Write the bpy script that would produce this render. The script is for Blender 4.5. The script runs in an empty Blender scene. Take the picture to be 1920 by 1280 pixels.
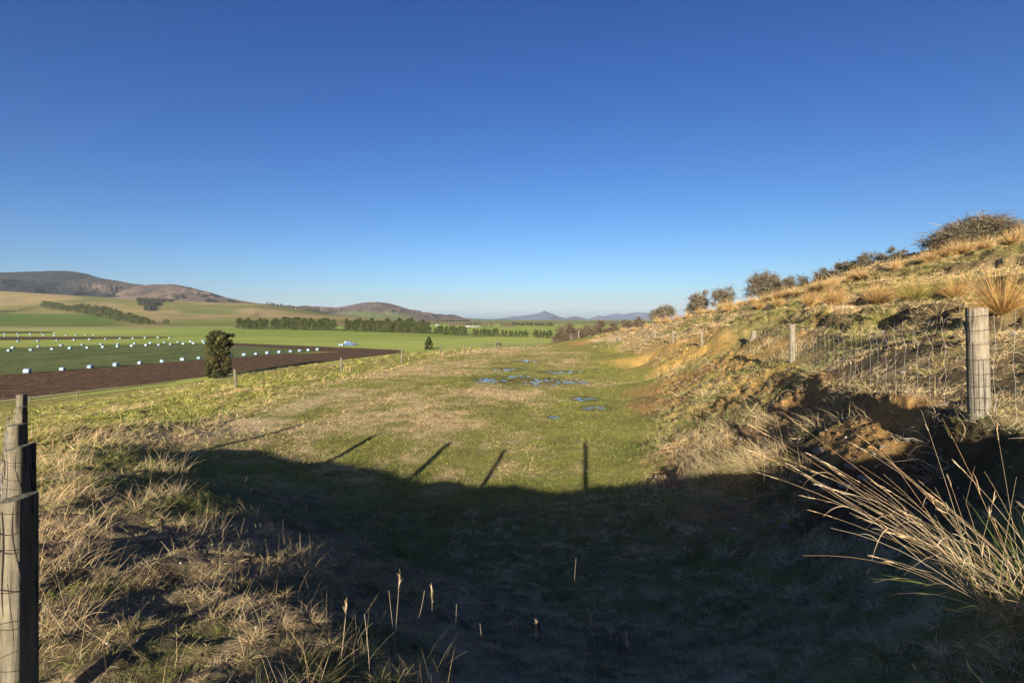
import bpy, math, random
import numpy as np
from mathutils import Vector

random.seed(7)
RNG = np.random.default_rng(11)
F, CX, HY, CAMZ = 907.0, 960.0, 598.0, 15.0      # focal length and horizon in photo pixels, eye height above the plain
R = math.radians
SUN_AZ, SUN_EL = math.atan2(138, F), R(14.1)
scene = bpy.context.scene
COL = scene.collection

# ------------------------------------------------------------------ noise
def _hash(ix, iy, seed):
    h = (ix.astype(np.int64) * 374761393 + iy.astype(np.int64) * 668265263 + seed * 974634777) & 0xFFFFFFFF
    h = ((h ^ (h >> 13)) * 1274126177) & 0xFFFFFFFF
    h = h ^ (h >> 16)
    return (h & 0xFFFFFF) / float(0xFFFFFF)

def vnoise(x, y, seed=0):
    x = np.asarray(x, float); y = np.asarray(y, float)
    ix = np.floor(x); iy = np.floor(y)
    fx = x - ix; fy = y - iy
    fx = fx * fx * (3 - 2 * fx); fy = fy * fy * (3 - 2 * fy)
    a = _hash(ix, iy, seed); b = _hash(ix + 1, iy, seed); c = _hash(ix, iy + 1, seed); d = _hash(ix + 1, iy + 1, seed)
    return (a + (b - a) * fx) * (1 - fy) + (c + (d - c) * fx) * fy

def fbm(x, y, octv=4, seed=0, gain=0.5):
    s = 0.0; a = 1.0; t = 0.0; ca, sa = math.cos(.6), math.sin(.6)
    for k in range(octv):
        s = s + a * vnoise(x, y, seed + k * 17); t += a; a *= gain
        x, y = (x * ca - y * sa) * 2.03 + 5.2, (x * sa + y * ca) * 2.03 + 1.7
    return s / t

def sm(a, b, x):
    t = np.clip((np.asarray(x, float) - a) / (b - a), 0, 1)
    return t * t * (3 - 2 * t)

def mixc(c0, c1, w):
    w = np.asarray(w)[..., None]
    return np.asarray(c0) * (1 - w) + np.asarray(c1) * w

# ------------------------------------------------------------------ object helpers
def link(o, parent=None):
    COL.objects.link(o)
    if parent is not None: o.parent = parent
    return o

def tag(o, label=None, cat=None, group=None, kind=None):
    if label: o['label'] = label
    if cat: o['category'] = cat
    if group: o['group'] = group
    if kind: o['kind'] = kind
    return o

def thing(name, label, cat, loc=(0, 0, 0), rz=0.0, group=None):
    o = bpy.data.objects.new(name, None); o.empty_display_size = .1
    link(o); o.location = loc; o.rotation_euler = (0, 0, rz)
    return tag(o, label, cat, group)

def make_mesh(name, V, quads=None, tris=None, mat=None, col=None, smooth=False, ngons=None):
    me = bpy.data.meshes.new(name)
    V = np.asarray(V, np.float32)
    loops = []; totals = []
    if quads is not None and len(quads): q = np.asarray(quads, np.int32); loops.append(q.ravel()); totals.append(np.full(len(q), 4, np.int32))
    if tris is not None and len(tris): t = np.asarray(tris, np.int32); loops.append(t.ravel()); totals.append(np.full(len(t), 3, np.int32))
    for g in (ngons or []): loops.append(np.asarray(g, np.int32)); totals.append(np.array([len(g)], np.int32))
    L = np.concatenate(loops); T = np.concatenate(totals)
    S = np.concatenate([[0], np.cumsum(T)[:-1]]).astype(np.int32)
    me.vertices.add(len(V)); me.vertices.foreach_set('co', V.ravel())
    me.loops.add(len(L)); me.loops.foreach_set('vertex_index', L)
    me.polygons.add(len(T)); me.polygons.foreach_set('loop_start', S); me.polygons.foreach_set('loop_total', T)
    if smooth: me.polygons.foreach_set('use_smooth', np.ones(len(T), bool))
    me.update(calc_edges=True)
    if col is not None:
        at = me.attributes.new('Col', 'FLOAT_COLOR', 'POINT')
        c = np.ones((len(V), 4), np.float32); c[:, :3] = col
        at.data.foreach_set('color', c.ravel())
    if mat is not None: me.materials.append(mat)
    return me

def obj(name, me, parent=None, loc=None):
    o = bpy.data.objects.new(name, me); link(o, parent)
    if loc is not None: o.location = loc
    return o

class MB:
    """collects quads and triangles for one mesh"""
    def __init__(s): s.v = []; s.q = []; s.t = []; s.c = []; s.n = 0
    def add(s, V, q=None, t=None, c=None):
        V = np.asarray(V, float).reshape(-1, 3)
        s.v.append(V)
        if q is not None and len(q): s.q.append(np.asarray(q, np.int64) + s.n)
        if t is not None and len(t): s.t.append(np.asarray(t, np.int64) + s.n)
        if c is not None:
            c = np.asarray(c, float)
            s.c.append(np.broadcast_to(c, (len(V), 3)))
        s.n += len(V)
    def mesh(s, name, mat, smooth=False):
        return make_mesh(name, np.concatenate(s.v), np.concatenate(s.q) if s.q else None,
                         np.concatenate(s.t) if s.t else None, mat, np.concatenate(s.c) if s.c else None, smooth)

def grid_quads(nu, nv, close_u=False):
    i = np.arange(nu if close_u else nu - 1); j = np.arange(nv - 1)
    I, J = np.meshgrid(i, j, indexing='ij'); I2 = (I + 1) % nu
    return np.stack([I * nv + J, I2 * nv + J, I2 * nv + J + 1, I * nv + J + 1], -1).reshape(-1, 4)

def tube(mb, pts, rad, sides=6, c=None, cap=True):
    pts = np.asarray(pts, float); n = len(pts)
    rad = np.broadcast_to(np.asarray(rad, float), (n,))
    tan = np.gradient(pts, axis=0); tan /= np.linalg.norm(tan, axis=1, keepdims=True) + 1e-9
    ref = np.array([0, 0, 1.0]) if abs(tan[0, 2]) < .9 else np.array([1.0, 0, 0])
    a = np.cross(tan, ref); a /= np.linalg.norm(a, axis=1, keepdims=True) + 1e-9
    b = np.cross(tan, a)
    ang = np.arange(sides) * 2 * math.pi / sides
    V = pts[None] + (np.cos(ang)[:, None, None] * a[None] + np.sin(ang)[:, None, None] * b[None]) * rad[None, :, None]
    q = grid_quads(sides, n, True)
    mb.add(V.reshape(-1, 3), q, None, c)

def ribbons(base, d0, L, droop, w, nseg, c0, c1, tipw=.12, bend=None, facing=None):
    """flat tapering blades, one strip of nseg quads each; returns V, quads, colours"""
    N = len(base)
    d = d0 / (np.linalg.norm(d0, axis=1, keepdims=True) + 1e-9)
    rnd = RNG.normal(size=(N, 3)) if facing is None else facing
    side = np.cross(d, rnd); side /= np.linalg.norm(side, axis=1, keepdims=True) + 1e-9
    p = base.copy(); V = np.empty((N, nseg + 1, 2, 3), np.float32); C = np.empty((N, nseg + 1, 2, 3), np.float32)
    step = (L / nseg)[:, None]
    for k in range(nseg + 1):
        t = k / nseg
        ww = (w * (1 - (1 - tipw) * t ** 1.4))[:, None] * .5
        V[:, k, 0] = p - side * ww; V[:, k, 1] = p + side * ww
        cc = c0 * (1 - t) + c1 * t
        C[:, k, 0] = cc; C[:, k, 1] = cc
        dd = d.copy(); dd[:, 2] -= droop * (t + .5 / nseg) * 1.6
        if bend is not None: dd += bend * t
        dd /= np.linalg.norm(dd, axis=1, keepdims=True) + 1e-9
        p = p + dd * step
    b = np.arange(N)[:, None] * (2 * (nseg + 1)) + np.arange(nseg)[None] * 2
    q = np.stack([b, b + 1, b + 3, b + 2], -1).reshape(-1, 4)
    return V.reshape(-1, 3), q, C.reshape(-1, 3)

# ------------------------------------------------------------------ materials
def nodes(name):
    m = bpy.data.materials.new(name); m.use_nodes = True
    nt = m.node_tree; nt.nodes.clear()
    out = nt.nodes.new('ShaderNodeOutputMaterial')
    return m, nt, out

def N(nt, typ, **kw):
    n = nt.nodes.new(typ)
    for k, v in kw.items():
        if k in n.inputs: n.inputs[k].default_value = v
        else: setattr(n, k, v)
    return n

def noise(nt, scale, detail=4, rough=.55, coord=None, dist=0):
    t = N(nt, 'ShaderNodeTexNoise'); t.inputs['Scale'].default_value = scale; t.inputs['Detail'].default_value = detail
    t.inputs['Roughness'].default_value = rough; t.inputs['Distortion'].default_value = dist
    if coord is not None: nt.links.new(coord, t.inputs['Vector'])
    return t.outputs['Fac']

def ramp(nt, fac, stops):
    r = N(nt, 'ShaderNodeValToRGB'); e = r.color_ramp.elements
    while len(e) < len(stops): e.new(.5)
    for i, (p, c) in enumerate(stops):
        e[i].position = p; e[i].color = (*c, 1) if len(c) == 3 else c
    nt.links.new(fac, r.inputs['Fac']); return r.outputs['Color']

def mulcol(nt, a, b, fac=1.0, blend='MULTIPLY'):
    m = N(nt, 'ShaderNodeMix', data_type='RGBA', blend_type=blend)
    m.inputs[0].default_value = fac
    for s, v in ((6, a), (7, b)):
        if hasattr(v, 'links'): nt.links.new(v, m.inputs[s])
        else: m.inputs[s].default_value = (*v, 1)
    return m.outputs[2]

def obj_coord(nt):
    return N(nt, 'ShaderNodeTexCoord').outputs['Object']

def bump(nt, h, strength, dist):
    b = N(nt, 'ShaderNodeBump'); b.inputs['Strength'].default_value = strength; b.inputs['Distance'].default_value = dist
    nt.links.new(h, b.inputs['Height']); return b.outputs['Normal']

def mat_attr(name, trans=0.0, rough=.9, var=.25, scale=6.0, bumps=None, gain=1.0, spec=.2):
    """surface coloured by the albedo stored on its vertices, broken up by noise"""
    m, nt, out = nodes(name)
    at = N(nt, 'ShaderNodeAttribute', attribute_name='Col')
    co = N(nt, 'ShaderNodeTexCoord').outputs['Object']
    nz = noise(nt, scale, 5, .65, co)
    lo, hi = gain * (1 - var), gain * (1 + var)
    c = mulcol(nt, at.outputs['Color'], ramp(nt, nz, [(.25, (lo,) * 3), (.75, (hi,) * 3)]))
    p = N(nt, 'ShaderNodeBsdfPrincipled'); p.inputs['Roughness'].default_value = rough
    p.inputs['Specular IOR Level'].default_value = spec
    nt.links.new(c, p.inputs['Base Color'])
    if bumps:
        nt.links.new(bump(nt, noise(nt, bumps[0], 6, .7, co), bumps[1], bumps[2]), p.inputs['Normal'])
    sh = p.outputs[0]
    if trans:
        t = N(nt, 'ShaderNodeBsdfTranslucent'); nt.links.new(c, t.inputs['Color'])
        mx = N(nt, 'ShaderNodeMixShader'); mx.inputs[0].default_value = trans
        nt.links.new(sh, mx.inputs[1]); nt.links.new(t.outputs[0], mx.inputs[2]); sh = mx.outputs[0]
    nt.links.new(sh, out.inputs['Surface'])
    return m

def mat_noise(name, stops, scale=1.0, detail=6, rough=.9, bumps=None, spec=.2, stretch=(1, 1, 1), dist=0.0, fine=None, trans=0):
    m, nt, out = nodes(name)
    mp = N(nt, 'ShaderNodeMapping'); mp.inputs['Scale'].default_value = stretch
    nt.links.new(obj_coord(nt), mp.inputs['Vector']); co = mp.outputs[0]
    c = ramp(nt, noise(nt, scale, detail, .62, co, dist), stops)
    if fine: c = mulcol(nt, c, ramp(nt, noise(nt, fine[0], 4, .7, co), [(.3, (1 - fine[1],) * 3), (.7, (1 + fine[1],) * 3)]))
    p = N(nt, 'ShaderNodeBsdfPrincipled'); p.inputs['Roughness'].default_value = rough
    p.inputs['Specular IOR Level'].default_value = spec
    nt.links.new(c, p.inputs['Base Color'])
    if bumps: nt.links.new(bump(nt, noise(nt, bumps[0], 6, .7, co), bumps[1], bumps[2]), p.inputs['Normal'])
    sh = p.outputs[0]
    if trans:
        t = N(nt, 'ShaderNodeBsdfTranslucent'); nt.links.new(c, t.inputs['Color'])
        mx = N(nt, 'ShaderNodeMixShader'); mx.inputs[0].default_value = trans
        nt.links.new(sh, mx.inputs[1]); nt.links.new(t.outputs[0], mx.inputs[2]); sh = mx.outputs[0]
    nt.links.new(sh, out.inputs['Surface'])
    return m

M = {}
M['ground'] = mat_attr('ground_surface', 0, .95, .35, 5.0, (9.0, .9, .06), spec=.1)
M['blade'] = mat_attr('grass_blade', .3, .7, .12, 3.0, spec=.25)
M['plain'] = mat_attr('valley_surface', 0, .95, .12, .02, (.8, .6, .25), spec=.05)
M['mount'] = mat_attr('mountain_surface', 0, .95, .18, .004, None, spec=.0)
M['leaf'] = mat_attr('leaf_surface', .25, .75, .15, 1.5, spec=.2)
M['twig'] = mat_attr('twig_surface', 0, .9, .2, 8.0, spec=.1)
M['soil'] = mat_noise('ploughed_soil', [(.3, (.042, .027, .014)), (.5, (.095, .062, .034)), (.72, (.17, .115, .066))], .45, 10, .95, (.9, 1.0, .35), .05, fine=(1.3, .6))
M['wire'] = mat_noise('galvanised_wire', [(.3, (.13, .125, .12)), (.7, (.27, .265, .25))], 9, 3, .55, spec=.5)
M['bale'] = mat_noise('bale_wrap', [(.3, (.13, .215, .255)), (.7, (.18, .27, .31))], 1.2, 4, .38, (5, .35, .05), .5)
M['bale_blue'] = mat_noise('bale_wrap_blue', [(.3, (.03, .08, .2)), (.7, (.05, .12, .26))], 1.2, 4, .4, (5, .35, .05), .5)
M['rock'] = mat_noise('river_stone', [(.3, (.10, .092, .08)), (.55, (.18, .165, .14)), (.75, (.27, .25, .21))], 9, 6, .85, (30, .5, .02))
M['pebble'] = mat_attr('pebble_surface', 0, .9, .3, 20.0, spec=.2)
M['shed'] = mat_noise('shed_iron', [(.3, (.4, .4, .38)), (.7, (.5, .5, .48))], .3, 3, .6)
M['shed_roof'] = mat_noise('shed_roof_iron', [(.3, (.22, .24, .25)), (.7, (.3, .32, .33))], .3, 3, .5)
M['darkwood'] = mat_noise('dark_board', [(.3, (.02, .017, .014)), (.7, (.05, .042, .034))], 6, 4, .9, stretch=(1, 1, 6))
M['pole'] = mat_noise('pole_timber', [(.3, (.1, .09, .08)), (.7, (.2, .18, .16))], 2, 4, .9)

def mat_wood(name, a, b, c, green):
    m, nt, out = nodes(name)
    mp = N(nt, 'ShaderNodeMapping'); mp.inputs['Scale'].default_value = (1, 1, .07)
    oc = obj_coord(nt); nt.links.new(oc, mp.inputs['Vector']); co = mp.outputs[0]
    grain = ramp(nt, noise(nt, 38, 8, .7, co, .6), [(.3, a), (.5, b), (.72, c)])
    crack = ramp(nt, noise(nt, 24, 3, .5, co, .3), [(.335, (.3,) * 3), (.40, (1,) * 3)])
    col = mulcol(nt, grain, crack)
    blot = ramp(nt, noise(nt, 7, 6, .7, oc), [(.3, (.62, .62, .62)), (.7, (1.15, 1.13, 1.08))])
    col = mulcol(nt, col, blot)
    lich = ramp(nt, noise(nt, 11, 7, .75, oc), [(.58, (0, 0, 0)), (.68, (1, 1, 1))])
    mx = N(nt, 'ShaderNodeMix', data_type='RGBA'); nt.links.new(lich, mx.inputs[0])
    nt.links.new(col, mx.inputs[6]); mx.inputs[7].default_value = (*green, 1)
    fa = N(nt, 'ShaderNodeMath', operation='MULTIPLY'); nt.links.new(lich, fa.inputs[0]); fa.inputs[1].default_value = .55
    nt.links.new(fa.outputs[0], mx.inputs[0])
    p = N(nt, 'ShaderNodeBsdfPrincipled'); p.inputs['Roughness'].default_value = .9; p.inputs['Specular IOR Level'].default_value = .15
    nt.links.new(mx.outputs[2], p.inputs['Base Color'])
    nt.links.new(bump(nt, noise(nt, 40, 8, .7, co, .6), .8, .012), p.inputs['Normal'])
    nt.links.new(p.outputs[0], out.inputs['Surface'])
    return m
M['wood'] = mat_wood('weathered_timber', (.06, .058, .041), (.12, .115, .083), (.185, .178, .13), (.09, .11, .042))
M['wood_pale'] = mat_wood('pale_timber', (.10, .09, .066), (.19, .175, .132), (.27, .25, .19), (.15, .15, .08))

def mat_water():
    m, nt, out = nodes('puddle_water')
    p = N(nt, 'ShaderNodeBsdfPrincipled'); p.inputs['Base Color'].default_value = (.13, .12, .09, 1)
    p.inputs['Roughness'].default_value = .06; p.inputs['IOR'].default_value = 1.333; p.inputs['Specular IOR Level'].default_value = .5
    nt.links.new(bump(nt, noise(nt, 14, 2, .5, obj_coord(nt)), .05, .02), p.inputs['Normal'])
    nt.links.new(p.outputs[0], out.inputs['Surface']); return m
M['water'] = mat_water()

# ------------------------------------------------------------------ near terrain: heights measured below or above the eye
CP = []
def cpx(*rows):                       # (photo x, photo y, distance) seen on the ground
    for px, py, Y in rows: CP.append(((px - CX) / F * Y, Y, (HY - py) / F * Y))
def cxy(*rows): CP.extend(rows)
# fence line bank in the foreground and ground behind the eye
cxy((0, 0, -1.0), (-.9, .9, -1.32), (-1.85, 1.85, -1.6), (-2.6, 2.6, -1.66), (-3.3, 3.3, -1.72), (-4.4, 4.4, -1.86), (-5.6, 5.6, -2.0),
    (-7.8, 7.8, -2.38), (-10.3, 10.3, -2.72), (-13, 13, -3.2), (1, 0, -.86), (2, 0, -.64), (3, 0, -.46), (3.75, 0, -.16), (5, 0, .0), (7, 0, .35), (10, 1, .9),
    (-1.5, -1, -1.15), (0, -2, -1.0), (2, -2, -.7), (4, -2, -.3), (-3, -3, -1.4), (-6, -4, -2.2), (-12, -6, -4.0), (-25, -10, -8), (0, -12, -1.4), (12, -8, 1),
    (25, -10, 4), (0, -40, -2), (30, -40, 5), (-40, -40, -12), (60, 0, 10), (-50, 0, -14), (-4, 1, -2.0), (-8, 3, -2.9), (-16, 8, -4.6))
cpx((100, 1280, 2.2), (300, 1270, 2.15), (480, 1275, 2.05), (700, 1275, 2.1), (60, 1000, 4.2), (240, 1050, 3.75), (300, 1150, 2.85), (480, 1120, 2.95), (600, 1180, 2.5),
    (480, 1035, 3.95), (400, 960, 5.4), (200, 930, 5.6), (120, 850, 8.3), (260, 860, 8.6), (110, 800, 12.6), (330, 868, 10.5), (430, 900, 9.3), (600, 1010, 5.7), (560, 930, 8.3),
    (700, 950, 8.6), (760, 1060, 5.6), (850, 1180, 3.9), (860, 1280, 2.55), (1000, 1280, 2.75), (1000, 1150, 4.5), (960, 1060, 6.2), (960, 980, 8.2),
    (1200, 1280, 3.2), (1400, 1280, 2.75), (1650, 1280, 2.2), (1900, 1280, 1.86), (1200, 1120, 5.1), (1200, 1000, 7.3), (1400, 1150, 4.3), (1500, 1000, 5.9), (1620, 1100, 4.0),
    (1700, 1000, 4.5), (1780, 1150, 2.9), (1900, 1150, 2.1), (1900, 1050, 2.9), (1900, 960, 3.75), (1900, 880, 4.35), (1700, 880, 5.6), (1760, 930, 4.95), (2050, 1100, 2.4), (2050, 850, 4.0))
# levelled bench
for x, y in ((1.5, 10), (-1, 10), (-3.2, 10.8), (-5, 11.8), (-1, 13), (2, 13), (-4, 15), (3, 16), (0, 18), (-6.5, 18), (4, 20), (-3, 22), (1, 25), (5.2, 25), (-6.5, 26),
             (0, 32), (6, 32), (-5, 34), (2, 40), (7, 40), (-4, 42), (4, 48), (8, 47), (0, 50), (5, 56), (-1, 58)): cxy((x, y, -3.5))
cxy((-7, 12.3, -3.28), (-9, 15, -3.4), (-9.5, 22, -3.6), (-9, 30, -3.65), (-7, 46, -3.68), (-2.5, 62, -3.75))
# old fence line below the bench and the slope down to the plain
cpx((440, 728, 28), (640, 698, 36.6), (753, 681, 44), (825, 664, 56), (870, 659, 60), (905, 656, 64), (985, 653, 68), (20, 800, 18), (20, 775, 40), (20, 762, 70),
    (220, 800, 15), (220, 770, 28), (220, 752, 55), (330, 775, 21), (330, 752, 33), (440, 708, 40), (440, 745, 24), (560, 760, 19.5), (560, 688, 44), (640, 677, 54), (753, 664, 64), (870, 653, 72), (985, 650, 76),
    (120, 758, 60), (330, 732, 60), (300, 724, 80), (200, 736, 85), (100, 747, 86), (380, 713, 68))
cxy((-112, 88, -15.3), (-90, 92, -15.2), (-80, 99, -15.2), (-58, 104, -15.4), (-34, 60, -8.2), (-22, 75, -8.2), (-12, 88, -8.0), (0, 98, -7.5), (14, 108, -7.2), (-40, 110, -15.6), (-20, 125, -15.8),
    (10, 140, -16), (-90, 110, -17), (-140, 60, -17), (-100, 40, -14.6), (-60, 20, -11.5), (-70, 60, -12.6))
# cut bank, shelf and fence line on the right
cpx((1490, 690, 13.8), (1420, 672, 18.4), (1560, 714, 9.9), (1650, 743, 7.3), (1750, 762, 6.25), (1830, 783, 5.25), (1905, 800, 4.75), (1330, 655, 27.9), (1240, 642, 40), (1180, 638, 52))
cpx((1835, 778, 5.16), (1485, 679, 14.9), (1410, 651, 24), (1316, 648, 29), (1262, 641, 36), (1228, 634, 44), (1040, 656, 60), (1100, 637, 63), (1150, 640, 58), (1060, 645, 64), (1020, 650, 70))
cpx((1220, 715, 28), (1205, 830, 13.7), (1225, 775, 17.4), (1225, 742, 21.8), (1205, 690, 36), (1190, 668, 47), (1200, 905, 10), (1480, 900, 7.2), (1600, 850, 6.35), (1640, 800, 6.6), (1600, 780, 7.3), (1560, 800, 7.8), (1680, 830, 5.95), (1300, 890, 9.0),
    (1400, 780, 11.6), (1330, 800, 12.1), (1400, 850, 9.2), (1500, 800, 9.2), (1520, 760, 9.9), (1420, 730, 14), (1330, 720, 18), (1280, 690, 25))
# upper slope, tussock row, crest
cpx((1880, 640, 7.6), (1790, 622, 10), (1700, 617, 12.5), (1640, 612, 14.6), (1560, 610, 17.5), (1450, 612, 22.5), (1350, 620, 28), (1900, 720, 6.0), (1700, 680, 8.6), (1600, 662, 11.3), (1510, 645, 17),
    (1870, 590, 9), (1790, 562, 13), (1715, 568, 15), (1645, 570, 17.2), (1560, 572, 20), (1850, 521, 22), (1700, 530, 23), (1600, 545, 28), (1500, 567, 33), (1400, 592, 40), (1300, 614, 46), (1200, 632, 55),
    (1920, 442, 30), (1750, 470, 34), (1690, 484, 37), (1600, 508, 42), (1500, 542, 50), (1400, 565, 58), (1300, 592, 66), (1200, 614, 75), (1100, 634, 85), (1040, 643, 92), (2100, 400, 27), (2100, 500, 16), (2100, 600, 8))
cxy((44, 42, 5.5), (36, 52, 3.2), (32, 66, 1.0), (28, 80, -1), (22, 95, -4), (14, 104, -7), (60, 60, 4), (45, 100, -4), (100, 40, 8), (120, 90, 0))
CP = np.array(CP)

LIPY = [3.5, 4.7, 5.2, 6.25, 7.3, 9.9, 13.8, 18.4, 27.9, 40, 55, 70]
LIPX = [4.35, 4.85, 4.9, 5.38, 5.55, 6.56, 8.05, 9.3, 11.4, 12.3, 13.2, 13.6]
FOOTY = [0, 3, 5, 8, 10, 13.7, 17.4, 22.4, 31, 45, 58, 70]
FOOTX = [2.6, 2.0, 1.9, 2.2, 2.65, 3.6, 5.0, 6.6, 8.9, 10.6, 10.4, 10.0]
LEY = [0, 9, 12, 16.5, 26, 36.5, 60, 68, 90]
LEX = [-6, -7.8, -8.6, -9.4, -10.3, -8.6, -4.5, 0, 4]
def lipx(y): return np.interp(y, LIPY, LIPX) + (fbm(np.asarray(y) * .9, np.asarray(y) * 0 + 3, 3, 5) - .5) * np.interp(y, [4, 9, 16], [.16, .3, .5])
def footx(y): return np.interp(y, FOOTY, FOOTX)
def leftx(y): return np.interp(y, LEY, LEX)

def scarp(x, y):
    amp = np.interp(y, [3, 4.5, 7, 10, 12.5, 16, 30], [.3, .42, .42, .34, .18, .06, .0])
    d = lipx(y) - x
    return -amp * sm(0, .32, d) * np.exp(-np.clip(d, 0, None) / 2.2)

_K = np.sqrt(((CP[:, None, :2] - CP[None, :, :2]) ** 2).sum(-1) + .04)
_n = len(CP)
_A = np.zeros((_n + 3, _n + 3)); _A[:_n, :_n] = _K + np.eye(_n) * -.02
_A[:_n, _n] = 1; _A[:_n, _n + 1:] = CP[:, :2] * .05; _A[_n:, :_n] = _A[:_n, _n:].T
_b = np.zeros(_n + 3); _b[:_n] = CP[:, 2] - scarp(CP[:, 0], CP[:, 1])
_W = np.linalg.solve(_A, _b)

def rbf(x, y):
    x = np.asarray(x, float).ravel(); y = np.asarray(y, float).ravel(); out = np.empty(len(x))
    for s in range(0, len(x), 60000):
        a, b = x[s:s + 60000], y[s:s + 60000]
        out[s:s + 60000] = np.sqrt((a[:, None] - CP[None, :, 0]) ** 2 + (b[:, None] - CP[None, :, 1]) ** 2 + .04) @ _W[:_n] + _W[_n] + .05 * (_W[_n + 1] * a + _W[_n + 2] * b)
    return out

def zones(x, y):
    """weights of bench, left slope, fence bank, cut face, hill"""
    c = (x - footx(y)) / (lipx(y) - footx(y))
    hill = sm(.97, 1.08, c) * (y > 2.5) + sm(4.2, 5, x) * (y <= 2.5)
    face = sm(-.05, .18, c) * (1 - hill) * sm(60, 45, y)
    left = sm(-1.2, 1.8, leftx(y) - x)
    bank = sm(10.5, 7.5, y + np.maximum(0, -x - 4) * .25) * (1 - face) * (1 - hill) * (1 - left * sm(6, 10, y))
    left = left * (1 - bank)
    bench = np.clip(1 - hill - face - left - bank, 0, 1)
    return bench, left, bank, face, hill

PUD = [(1012, 715, 2.0, 1.8), (920, 712, 1.25, 1.5), (955, 693, 1.1, 1.2), (990, 677, 1.3, 1.3), (1048, 697, 1.6, .9), (1100, 748, .7, .7), (1118, 765, .7, .55), (1035, 782, .3, .3), (968, 706, .8, .6), (1075, 717, 1.1, .5)]
PUDXY = [((px - CX) / F * (3.53 * F / (py - HY)), 3.53 * F / (py - HY), a, b) for px, py, a, b in PUD]
PLEVEL = -3.535

def Hrel(x, y, fine=True):
    x = np.asarray(x, float); y = np.asarray(y, float); sh = x.shape
    x = x.ravel(); y = y.ravel()
    r = np.hypot(x, y)
    z = rbf(x, y) + scarp(x, y)
    be, le, ba, fa, hi = zones(x, y)
    n1 = fbm(x * .9, y * .9, 4, 21) - .5; n2 = fbm(x * 2.7, y * 2.7, 4, 33) - .5
    n3 = fbm(x * 7, y * 7, 3, 44) - .5
    rid = 1 - np.abs(2 * fbm(x * 1.6 + y * .4, y * 1.0, 4, 58) - 1)
    z += be * (.05 * n1 + .03 * n2 + .015 * n3)
    z += le * (.26 * n1 + .2 * n2 + .05 * n3) * sm(4, 14, r)
    z += ba * (.10 * n1 + .13 * n2 + .05 * n3)
    n4 = fbm(x * 16, y * 16, 2, 47) - .5
    z += fa * ((.22 * n1 + .26 * n2 + .16 * (rid - .7)) * (.4 + .6 * sm(8, 14, y)) + .13 * n3 * (1 + .7 * sm(8, 12, y)) + (.07 + .06 * sm(8, 12, y)) * n4) * sm(1.5, 5, r) * sm(50, 25, y)
    shelf = sm(2.4, .9, x - lipx(y)) * sm(40, 25, y)
    z += hi * (.36 * n1 * sm(5, 9, r) + .28 * n2 + .13 * n3) * sm(3, 7, r) * (1 - .75 * shelf)
    # small terracettes on the slope above the shelf fence
    z += hi * .15 * np.sin(z * 7 + 3 * n1) * sm(1.6, 2.8, x - lipx(y)) * sm(60, 30, y)
    for px, py, a, b in PUDXY:
        q = np.hypot((x - px) / a, (y - py) / b)
        ring = sm(2.0, 1.2, q); z = z * (1 - ring) + np.maximum(z, PLEVEL + .012) * ring
        q = q * .98 + (fbm(x * 1.7, y * 1.7, 3, 71) - .5) * 1.6
        w = sm(1.0, .45, q)
        z = z * (1 - w) + w * (PLEVEL - .006 + .17 * n3 + .06 * n2)
    z = np.where(r > 112, z + (-17.5 - z) * sm(112, 148, r), z)
    return z.reshape(sh)

def H(x, y): return Hrel(x, y) + CAMZ

def hit(px, py, y0=1.2, y1=120, n=700):
    """first point of the near ground seen at a photo position"""
    Y = y0 * (y1 / y0) ** (np.arange(n) / (n - 1)); X = (px - CX) / F * Y
    below = (HY - py) / F * Y - Hrel(X, Y)
    k = int(np.argmax(below < 0)) if (below < 0).any() else n - 1
    return float(X[k]), float(Y[k]), float(Hrel(X[k:k + 1], Y[k:k + 1])[0]) + CAMZ

# ------------------------------------------------------------------ albedo of the near ground and its grass
GREEN, DGREEN, YGREEN = np.array([.215, .208, .048]), np.array([.09, .118, .03]), np.array([.30, .305, .07])
STRAW, STRAW2, MAUVE = np.array([.50, .385, .19]), np.array([.37, .27, .13]), np.array([.42, .335, .19])
ORANGE, OCHRE, PALE = np.array([.275, .168, .06]), np.array([.42, .27, .08]), np.array([.55, .42, .24])
SOIL, DSOIL = np.array([.085, .056, .031]), np.array([.032, .023, .016])
TUSS = np.array([.43, .285, .105])
SPOT = [(1640, 805, .55, 0, 1.0), (1600, 780, .5, 0, .9), (1500, 755, .6, 0, .7), (1440, 700, 1.6, 1, .8), (1350, 690, 2.2, 1, .9), (1270, 725, 1.8, 0, .95), (1240, 760, 1.3, 0, .9), (1255, 660, 3.5, 1, .8), (1300, 672, 2.5, 1, .8),
        (1215, 740, 1.2, 0, .7), (1090, 641, 1.2, 1, .7), (1120, 637, 1.0, 2, .7), (1085, 645, 1.2, 0, .6), (1150, 637, 1.0, 2, .6), (1580, 577, 1.0, 1, .8), (1615, 575, .8, 2, .7),
        (600, 745, 1.4, 2, .5), (540, 770, 1.2, 2, .55), (500, 790, 1.0, 2, .5), (450, 810, .8, 2, .35), (1560, 830, .5, 0, .5), (1460, 830, .6, 0, .55), (1400, 760, .8, 0, .5), (1340, 760, 1.0, 0, .6)]
SPOTXY = []
for px, py, rr, k, w in SPOT:
    Xs, Ys, _ = hit(px, py); SPOTXY.append((Xs, Ys, rr, k, w))

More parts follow.
